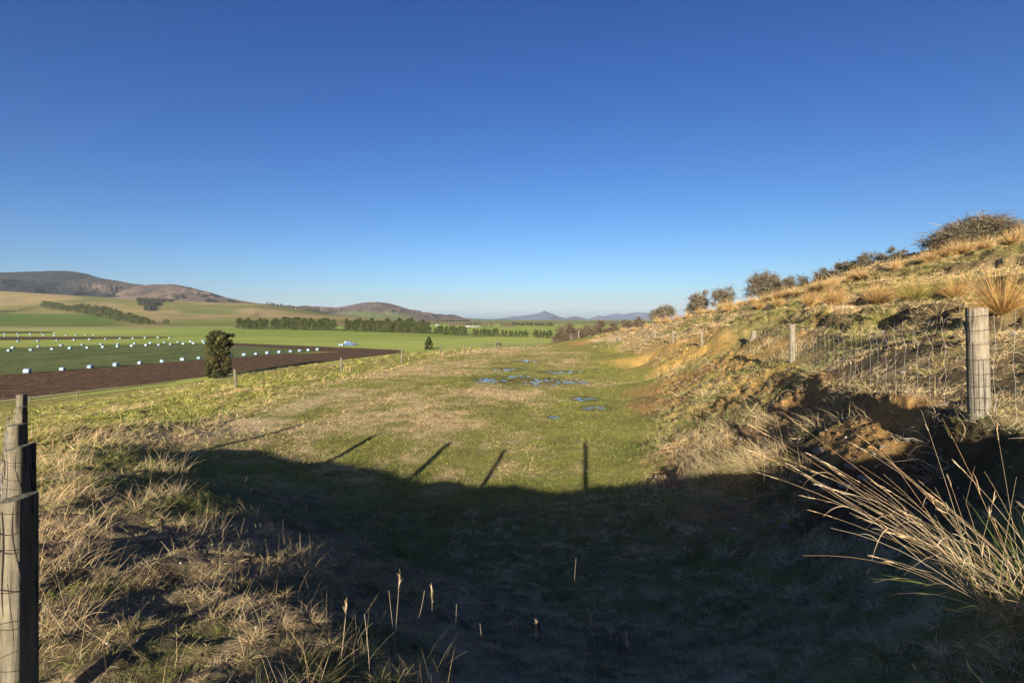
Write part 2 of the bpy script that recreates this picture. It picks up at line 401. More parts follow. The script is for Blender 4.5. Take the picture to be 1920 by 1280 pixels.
def cover(x, y):
    """per point: ground albedo, share of green, share of yellow green, bareness, length of the sward"""
    be, le, ba, fa, hi = zones(x, y)
    r = np.hypot(x, y)
    a = fbm(x * .22, y * .22, 4, 101); b = fbm(x * .8, y * .8, 4, 131); d = fbm(x * 2.5, y * 2.5, 3, 151)
    m = .45 * a + .35 * b + .2 * d
    tr = sm(-2.5, 3.5, x - .06 * y) * sm(7, 4, x - .12 * y)          # wetter green middle of the bench
    g = be * sm(.36, .62, m + .13 * tr - .015) + le * sm(.3, .5, m + .02) * sm(-.5, 2.5, leftx(y) - x) + ba * sm(.34, .51, m) * .95 + fa * sm(.42, .58, m) * .6 + hi * sm(.43, .6, m) * .7
    shade = ba * sm(-1.0, 1.2, x + .1 * y)                           # shadowed toe of the bank, recoloured below to lift its shade
    low = np.clip(shade + fa * sm(8, 5, y), 0, 1); g = np.clip(g + low * (.12 + .4 * sm(.42, .58, m)), 0, 1)  # extra green put into the grass where shadow falls, to lighten it
    yg = np.clip(le * sm(.4, .6, b) * .8 + be * .25 * sm(.5, .7, d) + hi * .15, 0, 1)
    bare = be * sm(.62, .72, b) * .25 + ba * np.maximum(sm(.54, .68, 1 - b) * .5, sm(.55, .68, d) * .55) + fa * sm(.47, .62, 1 - m) * .8 * sm(3.5, 7, y) + hi * sm(.48, .62, 1 - b) * .55 * sm(60, 30, y)
    strawc = mixc(STRAW, STRAW2, sm(.35, .65, d))
    base = mixc(mixc(strawc * .8, GREEN * .9, g), mixc(SOIL, (.07, .066, .026), hi * .5), np.clip(bare + hi * .3, 0, 1))
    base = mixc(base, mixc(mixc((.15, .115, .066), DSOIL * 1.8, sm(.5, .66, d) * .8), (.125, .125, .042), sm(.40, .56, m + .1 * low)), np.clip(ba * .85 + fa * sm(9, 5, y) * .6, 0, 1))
    earth = mixc(ORANGE, SOIL, sm(.45, .62, b) * .8)
    base = mixc(base, earth, fa * sm(.40, .62, 1 - m) * sm(48, 26, y) * .75 * sm(4, 8, y))
    grav = fa * sm(9.0, 7.0, y) * sm(3.4, 4.6, y) * sm(.38, .62, (x - footx(y)) / (lipx(y) - footx(y)) + (d - .5) * .5)
    base = mixc(base, mixc(DSOIL, SOIL, d), grav * .85); bare = np.maximum(bare, grav * .9)
    for X, Y, rr, k, w in SPOTXY:
        q = np.hypot(x - X, (y - Y) / (1 + .03 * Y)) / rr + (b - .5) * 1.6 + (d - .5) * .6
        s = sm(1.25, .55, q) * w
        base = mixc(base, (ORANGE, OCHRE, PALE)[k], s); bare = np.maximum(bare, s * .86)
    for X, Y, pa, pb in PUDXY:
        q = np.hypot((x - X) / pa, (y - Y) / pb); s = sm(1.5, .9, q)
        base = mixc(base, DSOIL, s * .4); g = np.maximum(g, sm(2.2, 1.2, q) * .85); bare = np.maximum(bare, sm(1.15, .7, q) * .6)
    length = be * (.045 + .06 * d) + le * (.10 + .22 * b) + ba * (.03 + .11 * b * b) + fa * (.05 + .13 * b) + hi * (.06 + .20 * b)
    shelf = hi * sm(2.6, 1.2, x - lipx(y)) * sm(40, 25, y); length = length * (1 - .6 * shelf); bare = bare * (1 - .8 * shelf); g = np.clip(g + .15 * shelf, 0, 1)
    return base, g, yg, np.clip(bare, 0, 1), length, (be, le, ba, fa, hi, shade)

# ------------------------------------------------------------------ near ground sheet
ang = np.concatenate([np.arange(-180, -62, 3.0), np.arange(-62, 62, .16), np.arange(62, 180, 3.0)])
rad = np.exp(np.linspace(math.log(.3), math.log(150), 560))
A, RR = np.meshgrid(np.radians(ang), rad, indexing='ij')
X = (np.sin(A) * RR).ravel(); Y = (np.cos(A) * RR).ravel()
Z = H(X, Y)
gc = cover(X, Y)[0]
nA, nR = A.shape
V = np.stack([X, Y, Z], -1)
V = np.concatenate([V, [[0, 0, float(H(np.zeros(1), np.zeros(1))[0])]]])
fan = np.stack([np.full(nA, len(V) - 1), ((np.arange(nA) + 1) % nA) * nR, np.arange(nA) * nR], -1)
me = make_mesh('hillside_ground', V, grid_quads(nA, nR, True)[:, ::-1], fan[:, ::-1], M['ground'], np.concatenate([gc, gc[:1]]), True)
tag(obj('hillside_ground', me), 'grassy hillside with levelled bench and clay cut bank', 'ground', kind='structure')

# ------------------------------------------------------------------ puddles lying in the hollows of the bench
for k, (px, py, a, b) in enumerate(PUDXY):
    t = np.linspace(0, 2 * math.pi, 48, endpoint=False)
    V = np.stack([px + 1.25 * a * np.cos(t), py + 1.25 * b * np.sin(t), np.full(48, PLEVEL + CAMZ + .0016 * (k - 5))], -1)
    me = make_mesh('puddle', V, None, None, M['water'], ngons=[list(range(48))])
    tag(obj('puddle', me), 'shallow rain puddle reflecting blue sky on the levelled bench', 'puddle', 'puddles on the bench', 'structure')

# ------------------------------------------------------------------ valley floor, fields
def plain_pt(px, py): 
    Yp = F * CAMZ / (py - HY); return ((px - CX) / F * Yp, Yp)
r1 = np.exp(np.linspace(math.log(20), math.log(60000), 260)); a1 = np.radians(np.concatenate([np.arange(-180, -64, 6.0), np.arange(-64, 64, .5), np.arange(64, 180, 6.0)]))
A, RR = np.meshgrid(a1, r1, indexing='ij'); X = (np.sin(A) * RR).ravel(); Y = (np.cos(A) * RR).ravel()
def pasture(x, y):
    n = fbm(x / 260, y / 160, 4, 201); n2 = fbm(x / 40, y / 40, 4, 211)
    c = mixc((.21, .285, .055), (.30, .345, .08), sm(.35, .65, n))
    c = mixc(c, (.19, .19, .07), sm(.55, .7, n2) * .4)
    far = sm(1000, 1900, y)
    c2 = mixc((.14, .18, .05), (.24, .21, .09), sm(.4, .6, fbm(x / 700, y / 420, 3, 231)))
    return mixc(c, c2, far)
me = make_mesh('valley_floor', np.stack([X, Y, np.zeros_like(X)], -1), grid_quads(len(a1), len(r1), True)[:, ::-1], None, M['plain'], pasture(X, Y), True)
tag(obj('valley_floor', me), 'flat green pasture covering the valley floor', 'pasture', kind='structure')

def poly_field(name, pts, z, mat, label, cat, colf=None, nx=60, ny=14):
    """four sided sheet on the plain, corners given as near-left, near-right, far-right, far-left"""
    P4 = [np.array(plain_pt(*p)) for p in pts]
    u = np.linspace(0, 1, nx)[:, None, None]; v = np.linspace(0, 1, ny)[None, :, None]
    Q = (P4[0] * (1 - u) + P4[1] * u) * (1 - v) + (P4[3] * (1 - u) + P4[2] * u) * v
    Q = Q.reshape(-1, 2)
    Q[:, 1] += (fbm(Q[:, 0] / 9, Q[:, 1] / 9 + z * 90, 3, 88) - .5) * 3.5
    V = np.column_stack([Q, np.full(len(Q), z)])
    c = colf(Q[:, 0], Q[:, 1]) if colf else None
    me = make_mesh(name, V, grid_quads(nx, ny), None, mat, c)
    return tag(obj(name, me), label, cat, kind='structure')
def tone(c0, c1, sx=30, sy=30, seed=3):
    return lambda x, y: mixc(c0, c1, sm(.3, .7, fbm(x / sx, y / sy, 5, seed)))
DG = lambda x, y: mixc((.055, .082, .026), (.15, .168, .06), sm(.25, .75, .6 * fbm((.4 * x + .915 * y) / 14, (.915 * x - .4 * y) / 1.5, 4, 5) + .4 * fbm(x / 2, y / 2, 3, 6)))
poly_field('ploughed_field', [(-260, 785), (760, 660.5), (745, 655.5), (-260, 696)], .10, M['soil'], 'dark brown ploughed field at the foot of the slope', 'field', nx=80)
poly_field('ploughed_field', [(380, 660), (760, 659), (745, 655.7), (380, 640.5)], .06, M['soil'], 'brown ploughed strip behind the lone tree', 'field')
poly_field('crop_field', [(-260, 723), (607, 658.4), (360, 643.2), (-260, 659.5)], .15, M['plain'], 'dark green crop field between two rows of bales', 'field', DG, 260, 160)
poly_field('ploughed_field', [(-260, 641), (300, 634.0), (330, 631.5), (-260, 631.5)], .14, M['soil'], 'far brown ploughed strip among the bales', 'field')
poly_field('ploughed_field', [(-260, 626), (95, 624.5), (100, 621.8), (-260, 620.4)], .16, M['soil'], 'farthest thin brown ploughed strip', 'field')
poly_field('pasture_strip', [(-260, 657), (380, 642.5), (330, 634.5), (-260, 641.5)], .09, M['plain'], 'bright green strip beyond the crop field', 'field', tone((.22, .285, .055), (.29, .32, .08), 20, 20))
poly_field('farm_track', [(-260, 619.3), (470, 613.9), (470, 613.2), (-260, 618.6)], .2, M['plain'], 'pale gravel track crossing the valley floor', 'track', tone((.36, .30, .2), (.42, .36, .25)))
poly_field('farm_track', [(-60, 763), (330, 716), (330, 714), (-60, 758)], .14, M['plain'], 'dry grassy track along the ploughed field edge', 'track', tone((.28, .23, .12), (.24, .24, .09), 6, 6))
poly_field('pasture_strip', [(440, 632), (900, 632), (960, 628.5), (440, 623.5)], .07, M['plain'], 'deeper green pasture in front of the pine row', 'field', tone((.18, .255, .055), (.235, .295, .065), 60, 40))
poly_field('pasture_strip', [(-260, 618), (420, 612.6), (420, 611), (-260, 612.2)], .1, M['plain'], 'pale yellow green paddock below the terrace', 'field', tone((.22, .22, .075), (.26, .25, .09), 60, 60))

# ------------------------------------------------------------------ terrace and mountains
TPX = [-400, 0, 300, 480, 620, 760, 900, 1010]
TY = np.array([940., 1350., 1800., 2600.])
TPY = np.array([[614, 597, 580, 541], [614, 597, 580, 545.5], [614, 600.5, 585, 563.5], [614, 602, 589, 569.5], [614, 605, 598.5, 589], [614, 608, 605, 600.5], [614.4, 609.1, 605.9, 603.4], [614.7, 609.3, 605.9, 603.6]])
def terrace_z(px, Yt):
    px = np.asarray(px, float); Yt = np.asarray(Yt, float)
    zz = np.stack([CAMZ + (HY - np.interp(px, TPX, TPY[:, k])) / F * TY[k] for k in range(4)], -1)
    t = np.clip((Yt[..., None] - TY[:-1]) / np.diff(TY), 0, 1)
    out = zz[..., 0].copy()
    for k in range(3): out = out + (zz[..., k + 1] - zz[..., k]) * t[..., k]
    return out
def terrace_at(px, py):
    Yt = np.linspace(945, 2600, 800); z = terrace_z(np.full(800, px), Yt)
    py_ = HY - (z - CAMZ) / Yt * F
    k = int(np.argmax(py_ <= py)) if (py_ <= py).any() else 799
    return ((px - CX) / F * Yt[k], Yt[k], z[k])
pxs = np.linspace(-400, 1010, 420)
ys = np.concatenate([np.linspace(930, 2600, 110), np.linspace(2640, 3600, 18)])
PXg, Yg = np.meshgrid(pxs, ys, indexing='ij')
Zg = terrace_z(PXg, np.minimum(Yg, 2600))
Zg = Zg - sm(2600, 3700, Yg) * (Zg + 60)
Xg = (PXg - CX) / F * Yg
nz = fbm(Xg / 260, Yg / 260, 5, 301) - .5
amp = sm(1100, 1700, Yg) * sm(640, 380, PXg) * np.where(Yg < 2600, 1, .3)
rav = np.abs(fbm(Xg / 420 + Yg / 900, Yg / 2000, 3, 321) * 2 - 1)
Zg = Zg + amp * (nz * 7 - 9 * sm(.14, .0, rav)) * sm(2500, 2000, Yg)
Zg = np.where(Yg < 960, -1.5, Zg)
pyg = HY - (terrace_z(PXg, np.minimum(Yg, 2600)) - CAMZ) / np.minimum(Yg, 2600) * F
n1 = fbm(Xg / 330, Yg / 330, 4, 331); n2 = fbm(Xg / 60, Yg / 60, 4, 341)
c = mixc((.20, .185, .075), (.30, .235, .115), sm(.35, .62, n1 * .7 + n2 * .3))
c = mixc(c, (.15, .165, .055), sm(.5, .62, 1 - n1) * .7)
low = sm(583, 590, pyg) * sm(300, 180, PXg); c = mixc(c, mixc((.075, .135, .03), (.10, .155, .04), n2), low * .95)
c = mixc(c, (.15, .17, .05), sm(566, 574, pyg) * sm(240, 60, PXg) * (1 - low) * .7)
c = mixc(c, (.13, .18, .05), sm(596, 602, pyg) * sm(280, 340, PXg) * sm(640, 520, PXg) * .8)
c = mixc(c, (.13, .17, .045), sm(578, 581, pyg) * sm(591, 586, pyg) * sm(325, 350, PXg) * sm(480, 420, PXg) * .8)
c = mixc(c, (.14, .15, .055), sm(611, 606, pyg) * sm(604, 608, pyg) * .5)
me = make_mesh('terrace_hill', np.stack([Xg, Yg, Zg], -1).reshape(-1, 3), grid_quads(len(pxs), len(ys))[:, ::-1], None, M['mount'], c.reshape(-1, 3), True)
tag(obj('terrace_hill', me), 'long tawny and green terrace rising behind the valley fields', 'hill', kind='structure')

def mountain(name, label, sky, D0, D1, zb, relief, seed, colf, nu=420, nv=70, expo=1.2, wl=1.0):
    spx = np.array([s[0] for s in sky], float); spy = np.array([s[1] for s in sky], float)
    px = np.linspace(spx[0], spx[-1], nu); v = np.concatenate([np.linspace(0, 1, nv), np.linspace(1.06, 1.6, 10)])
    PX, Vv = np.meshgrid(px, v, indexing='ij')
    Yv = D0 + (D1 - D0) * Vv
    sky_y = np.interp(px, spx, spy); nk = 9 if D1 < 10000 else 3; kk = np.ones(nk) / nk; sky_y = np.convolve(np.pad(sky_y, nk // 2, 'edge'), kk, 'valid')
    zc = CAMZ + (HY - sky_y[:, None]) / F * D1 + 0 * PX
    f = np.where(Vv <= 1, np.clip(Vv, 0, 1) ** expo, 1 - (Vv - 1) * 1.3)
    Xv = (PX - CX) / F * Yv
    s = D1 / 5000 * wl
    warp = (fbm(Xv / (900 * s), Yv / (900 * s), 3, seed + 5) - .5) * 700 * s
    rn = 1 - np.abs(2 * fbm((Xv + warp) / (620 * s), Yv / (1500 * s), 5, seed) - 1)
    n = fbm(Xv / (300 * s), Yv / (300 * s), 5, seed + 9) - .5
    env = np.clip(Vv, 0, 1) * np.clip(1.02 - Vv, 0, 1) * 4
    Zv = zb + (zc - zb) * f + relief * env * ((rn - .75) * 1.5 + .35 * n) + relief * .06 * n * (Vv > .9)
    me = make_mesh(name, np.stack([Xv, Yv, Zv], -1).reshape(-1, 3), grid_quads(nu, len(v))[:, ::-1], None, M['mount'], colf(PX, Vv, rn, n, Xv, Yv).reshape(-1, 3), True)
    return tag(obj(name, me), label, 'mountain', kind='structure')
def col_big(PX, v, rn, n, x, y):
    m = fbm(x / 700, y / 500, 4, 401)
    c = mixc((.062, .052, .045), (.10, .083, .068), sm(.4, .6, m))
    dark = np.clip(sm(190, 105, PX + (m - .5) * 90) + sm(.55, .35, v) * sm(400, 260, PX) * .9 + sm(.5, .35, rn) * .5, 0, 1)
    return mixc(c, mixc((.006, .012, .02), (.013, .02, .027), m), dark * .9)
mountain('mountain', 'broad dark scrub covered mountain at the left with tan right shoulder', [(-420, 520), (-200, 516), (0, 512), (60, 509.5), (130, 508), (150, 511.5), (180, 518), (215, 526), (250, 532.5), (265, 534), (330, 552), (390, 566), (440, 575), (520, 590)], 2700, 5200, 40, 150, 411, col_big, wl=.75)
def col_mid(PX, v, rn, n, x, y):
    m = fbm(x / 500, y / 400, 4, 421)
    c = mixc((.09, .073, .058), (.135, .11, .085), sm(.4, .6, m))
    return mixc(c, (.03, .034, .036), np.clip(sm(.62, .4, rn) * .6 + sm(.42, .2, v) * sm(.5, .4, m) * .7, 0, 1))
mountain('hill', 'rounded tan hill with dark gullies beside the big mountain', [(130, 585), (170, 570), (200, 556), (235, 540), (262, 535), (300, 533), (322, 532.3), (340, 535), (372, 543), (400, 550), (430, 559), (455, 565.5), (480, 569), (530, 573), (600, 581)], 2650, 4300, 40, 90, 431, col_mid, wl=.7)
mountain('hill', 'brown ridged hill beyond the pine rows', [(480, 590), (540, 577), (570, 572.5), (600, 575.5), (630, 577), (648, 574), (670, 569.5), (690, 566.8), (712, 566.3), (730, 569), (745, 573), (770, 580), (800, 588), (830, 594), (880, 601)], 3200, 6000, 5, 95, 441,
         lambda PX, v, rn, n, x, y: mixc(mixc(mixc((.085, .07, .06), (.125, .103, .085), sm(.4, .6, fbm(x / 500, y / 500, 4, 451))), (.045, .038, .04), sm(.70, .45, rn) * .8), (.13, .17, .06), sm(.36, .2, v) * sm(620, 660, PX) * sm(800, 740, PX) * .9), wl=.55)
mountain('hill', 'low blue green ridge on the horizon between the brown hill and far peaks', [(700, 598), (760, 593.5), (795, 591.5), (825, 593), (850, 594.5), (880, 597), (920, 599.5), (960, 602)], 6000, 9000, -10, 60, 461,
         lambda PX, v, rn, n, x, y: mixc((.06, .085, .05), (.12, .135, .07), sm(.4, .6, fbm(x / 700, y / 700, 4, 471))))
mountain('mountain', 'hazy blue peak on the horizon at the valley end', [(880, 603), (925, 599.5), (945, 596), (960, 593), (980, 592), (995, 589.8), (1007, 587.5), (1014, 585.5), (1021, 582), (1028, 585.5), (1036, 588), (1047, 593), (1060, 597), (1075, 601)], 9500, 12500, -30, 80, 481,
         lambda PX, v, rn, n, x, y: mixc(mixc((.03, .055, .115), (.085, .11, .17), sm(.4, .6, rn)), (.03, .045, .055), sm(1020, 1045, PX) * .6), wl=.45)  # blue of distant haze painted into the rock colour, right flank darker
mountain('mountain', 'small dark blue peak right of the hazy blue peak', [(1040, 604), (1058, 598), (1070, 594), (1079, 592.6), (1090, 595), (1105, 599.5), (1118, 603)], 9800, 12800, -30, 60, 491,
         lambda PX, v, rn, n, x, y: mixc((.025, .045, .095), (.06, .08, .13), sm(.4, .6, rn)), wl=.4)  # haze blue painted into this peak as well
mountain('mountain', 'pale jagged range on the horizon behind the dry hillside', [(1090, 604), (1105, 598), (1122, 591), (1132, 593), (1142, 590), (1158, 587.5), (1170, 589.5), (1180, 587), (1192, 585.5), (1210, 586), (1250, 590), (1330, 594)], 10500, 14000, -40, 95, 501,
         lambda PX, v, rn, n, x, y: mixc((.035, .065, .13), (.09, .12, .19), sm(.4, .6, rn)), wl=.4)  # range coloured with the blue of haze

# ------------------------------------------------------------------ trees
def leaves(mb, cen, rad, n, size, cols, flat=.75):
    """n small leaf sprays spread through clusters cen (K,3) of radius rad (K,)"""
    K = len(cen); idx = RNG.integers(0, K, n)
    d = RNG.normal(size=(n, 3)); d /= np.linalg.norm(d, axis=1, keepdims=True)
    p = cen[idx] + d * (rad[idx] * RNG.random(n) ** .45)[:, None] * np.array([1, 1, flat])
    a = RNG.normal(size=(n, 3)); a /= np.linalg.norm(a, axis=1, keepdims=True)
    b = np.cross(a, d + .4 * RNG.normal(size=(n, 3))); b /= np.linalg.norm(b, axis=1, keepdims=True) + 1e-6
    s = size * (.6 + .8 * RNG.random(n))[:, None]
    V = np.stack([p - a * s, p + b * s * .45, p + a * s, p - b * s * .45], 1).reshape(-1, 3)
    q = np.arange(4 * n).reshape(-1, 4)
    ck = np.asarray(cols)[RNG.integers(0, len(cols), K)]
    c = ck[idx] * (.75 + .5 * RNG.random((n, 1)))
    mb.add(V, q, None, np.repeat(c, 4, 0))

def pine_meshes(h, w, seed, n=900, conic=.5, stem=.18):
    rs = np.random.default_rng(seed); mb = MB(); K = 46
    t = rs.random(K) ** .85; zc = h * (stem + (1 - stem) * t)
    env = w * .5 * ((1 - conic) * np.sqrt(np.clip(1 - (2 * t - .75) ** 2 / 1.7, .05, 1)) + conic * (1.05 - t))
    th = rs.random(K) * 6.283; rr = env * (.35 + .65 * rs.random(K))
    cen = np.stack([rr * np.cos(th), rr * np.sin(th), zc], -1); rad = h * .085 + env * .34
    cen[0] = (0, 0, h * .95); rad[0] = h * .07
    leaves(mb, cen, rad, n, h * .034, [(.04, .058, .02), (.055, .075, .026), (.075, .09, .032), (.032, .045, .02)])
    cr = mb.mesh('crown', M['leaf'])
    tb = MB(); tube(tb, [(0, 0, -.3), (.02 * h, 0, h * .4), (0, .01 * h, h * .8)], [h * .018, h * .013, h * .005], 6, (.10, .08, .06))
    for k in range(1, 9):
        c = cen[k]; tube(tb, [(0, 0, c[2] - h * .08), (c[0] * .5, c[1] * .5, c[2] - h * .02), tuple(c)], [h * .006, h * .004, h * .002], 4, (.10, .08, .06))
    return cr, tb.mesh('trunk', M['twig'])

def plant_tree(name, label, cat, group, meshes, loc, s=1.0, rz=0.0, sx=1.0):
    t = thing(name, label, cat, loc, rz, group); t.scale = (s * sx, s * sx, s)
    obj('crown', meshes[0], t); obj('trunk', meshes[1], t)
    return t

PINES = [pine_meshes(14, 8.4, 500 + k, 1700, [.35, .5, .65, .25, .45][k], [.05, .04, .03, .1, .06][k]) for k in range(5)]
ORD = ['first', 'second', 'third', 'fourth', 'fifth', 'sixth', 'seventh', 'eighth', 'ninth', 'tenth', 'eleventh', 'twelfth', 'thirteenth', 'fourteenth', 'fifteenth',
       'sixteenth', 'seventeenth', 'eighteenth', 'nineteenth', 'twentieth', 'twenty-first', 'twenty-second', 'twenty-third', 'twenty-fourth', 'twenty-fifth', 'twenty-sixth', 'twenty-seventh', 'twenty-eighth', 'twenty-ninth', 'thirtieth',
       '31st', '32nd', 'thirty-third', 'thirty-fourth', 'thirty-fifth', 'thirty-sixth', 'thirty-seventh', 'thirty-eighth', 'thirty-ninth', 'fortieth']
rp = random.Random(21)
SEGS = [('leftmost pine block of the valley', 447, 501, 617, 617.6, 20, 10), ('long pine block left of the gap', 508, 628, 617.6, 620, 21, 22), ('pine block just right of the gap', 646, 720, 621.3, 623, 23, 14), ('tall middle pine block', 724, 806, 623.2, 626, 24.5, 15),
        ('shorter pine block behind the small conifer', 813, 876, 627, 629, 15, 11), ('pine block above the dark fence box', 886, 934, 630, 630.6, 13.5, 8), ('pine block left of the last gap', 941, 989, 631, 632.5, 12, 8), ('pine block at the right end', 1000, 1034, 633, 634, 14, 6)]
for name, x0, x1, y0, y1, hp, n in SEGS:
    for k in range(n):
        u = (k + .5) / n; px = x0 + (x1 - x0) * u + rp.uniform(-1.2, 1.2); py = y0 + (y1 - y0) * u + rp.uniform(-.25, .1)
        x, y = plain_pt(px, py); h = hp * y / F * rp.uniform(.82, 1.14)
        t = plant_tree('pine_tree', 'dark pine, %s from the left in the %s' % (ORD[k], name), 'tree', 'pines in the rows across the valley floor', PINES[rp.randrange(5)], (x, y, 0), h / 14, rp.uniform(0, 6.28), rp.uniform(.85, 1.15))
GUMS = [pine_meshes(16, 13, 540 + k, 1400, .1, .14) for k in range(3)]
BELT = [(80, 578), (100, 581), (130, 585), (160, 589.5), (200, 598.5), (235, 604.5), (262, 608.5), (292, 609.5)]
bx = [b[0] for b in BELT]; by = [b[1] for b in BELT]
for k in range(38):
    px = 80 + (290 - 80) * (k + .3) / 38 + rp.uniform(-1.5, 1.5); py = float(np.interp(px, bx, by)) + rp.uniform(-.6, .4)
    x, y, z = terrace_at(px, py); hp = np.interp(px, [78, 90, 130, 200, 240, 275, 292], [13, 15, 15, 23, 18, 14, 9]) * rp.uniform(.8, 1.1)
    plant_tree('shelterbelt_tree', 'grey green tree, %s from the left in the diagonal shelterbelt' % ORD[k], 'tree', 'trees of the diagonal shelterbelt', GUMS[rp.randrange(3)], (x, y, z - .5), hp * y / F / 16, rp.uniform(0, 6.28), rp.uniform(.75, 1.0))
for k in range(26):
    u = k / 25; px = 502 + 118 * u ** 1.05 + rp.uniform(-2, 2)
    x, y, z = terrace_at(px, -1)
    py = np.interp(px, [502, 520, 560, 590, 622], [7, 6.5, 6.5, 5, 5]) * rp.uniform(.75, 1.2)
    plant_tree('ridge_tree', 'small dark tree, %s from the left along the terrace skyline' % ORD[k], 'tree', 'trees along the terrace skyline', GUMS[rp.randrange(3)], (x, y, z - 2), py * y / F / 16, rp.uniform(0, 6.28), .8)

def small_tree_mesh(cols, seed, h=10, w=8, n=260):
    rs = np.random.default_rng(seed); mb = MB(); K = 12
    t = rs.random(K); th = rs.random(K) * 6.28; rr = w * .36 * rs.random(K)
    cen = np.stack([rr * np.cos(th), rr * np.sin(th), h * (.2 + .7 * t)], -1)
    leaves(mb, cen, np.full(K, w * .24), n, h * .06, cols)
    return mb.mesh('far_tree', M['leaf'])
FARD = [small_tree_mesh([(.03, .045, .02), (.045, .06, .028)], 560 + k) for k in range(2)]
FARB = [small_tree_mesh([(.15, .122, .095), (.12, .1, .08)], 565 + k, w=5) for k in range(2)]
def far_row(x0, x1, y0, y1, hp, n, kind, label):
    for k in range(n):
        u = (k + .5) / n; px = x0 + (x1 - x0) * u + rp.uniform(-2, 2); py = y0 + (y1 - y0) * u + rp.uniform(-.3, .3)
        x, y, z = terrace_at(px, py)
        o = obj('far_tree', rp.choice(kind), None, (x, y, z)); s = hp * rp.uniform(.75, 1.2) * y / F / 10; o.scale = (s * 1.3, s * 1.3, s); o.rotation_euler = (0, 0, rp.uniform(0, 6))
        tag(o, label, 'tree', label)
far_row(790, 850, 603.5, 604, 4, 12, FARD, 'dark tree in the far belt under the blue green ridge')
far_row(840, 885, 612, 611, 8, 12, FARB, 'bare pinkish tree in the far grove left of the pale sheds')
far_row(870, 905, 610.5, 610, 6, 8, FARD, 'dark tree in the far clump above the pale sheds')
far_row(896, 925, 611.5, 611, 8, 9, FARB, 'bare pinkish tree in the far grove right of the pale sheds')
far_row(899, 925, 614.6, 614.6, 3.5, 8, FARD, 'low dark tree in the far hedge beside the pale sheds')
far_row(938, 966, 618, 618, 9, 9, FARB, 'bare pale poplar in the far grove behind the pines')
far_row(952, 1036, 611.5, 613, 7.5, 30, FARD, 'dark tree in the far belt below the hazy blue peak')
far_row(640, 780, 607.5, 606.5, 4, 26, FARD, 'dark tree in the far belt above the valley pine row')
far_row(930, 950, 606, 606, 4, 5, FARD, 'dark tree in the farthest clump on the horizon')

# dense dark scrub filling the gully on the terrace
mb = MB(); cen = []
for k in range(260):
    u = rp.random()
    if u < .5: px, py = rp.uniform(258, 322), rp.uniform(560.5, 566)
    elif u < .8: px, py = rp.uniform(264, 300), rp.uniform(565, 573)
    else: px, py = rp.uniform(276, 287), rp.uniform(572, 583)
    cen.append(terrace_at(px, py))
cen = np.array(cen); leaves(mb, cen, np.full(len(cen), 14.0), 9000, 5, [(.03, .035, .022), (.05, .05, .03), (.025, .03, .02)])
tag(obj('gully_scrub', mb.mesh('gully_scrub', M['leaf'])), 'dark scrub filling the gully on the terrace', 'scrub', kind='stuff')
x, y, z = terrace_at(309, 609.5)
plant_tree('leaning_tree', 'leaning wind bent tree at the lower end of the diagonal shelterbelt', 'tree', None, GUMS[1], (x, y, z), 12 * y / F / 16, 1.0, 1.1).rotation_euler = (0, R(28), 0)

# lone broad tree and small conifer on the plain
def big_tree(name, label, loc, h, w, seed, cols, K, n, leaf, prof):
    rs = np.random.default_rng(seed)
    t = thing(name, label, 'tree', loc)
    tt = rs.random(K); th = rs.random(K) * 6.283; e = np.interp(tt, *prof) * w * .5
    rr = e * (.35 + .62 * np.sqrt(rs.random(K)))
    rr = rr * (.88 + .3 * rs.random(K))
    cen = np.stack([rr * np.cos(th), rr * np.sin(th), h * (.03 + .93 * tt)], -1)
    mb = MB(); leaves(mb, cen, w * (.05 + .10 * rs.random(K)), n, leaf, cols, .85)
    obj('crown', mb.mesh('crown', M['leaf']), t)
    tb = MB(); tube(tb, [(0, 0, -.5), (.1, 0, h * .3), (0, .1, h * .6), (0, 0, h * .9)], [h * .025, h * .02, h * .013, h * .004], 8, (.09, .07, .05))
    for k in range(22): tube(tb, [(0, 0, max(.3, cen[k, 2] - h * .12)), cen[k] * [.5, .5, 1] - [0, 0, h * .05], cen[k]], [h * .008, h * .005, h * .002], 5, (.09, .07, .05))
    obj('trunk', tb.mesh('trunk', M['twig']), t)
    return t
x, y = plain_pt(411, 708)
big_tree('broad_tree', 'tall dense dark green tree standing alone at the ploughed field edge', (x, y, 0), 90 * y / F, 53 * y / F * .76, 71, [(.04, .048, .016), (.06, .065, .02), (.08, .078, .022), (.03, .04, .014), (.065, .066, .022)], 240, 42000, .17, ([0, .2, .45, .75, .92, 1], [.9, 1, .92, 1.05, .95, .5]))
x, y = plain_pt(804, 655)
big_tree('conifer', 'small dark cone shaped conifer alone in the green pasture', (x, y, 0), 24 * y / F, 15 * y / F, 72, [(.03, .045, .016), (.045, .06, .02)], 90, 14000, .2, ([0, .2, .6, 1], [1.1, 1.1, .8, .15]))

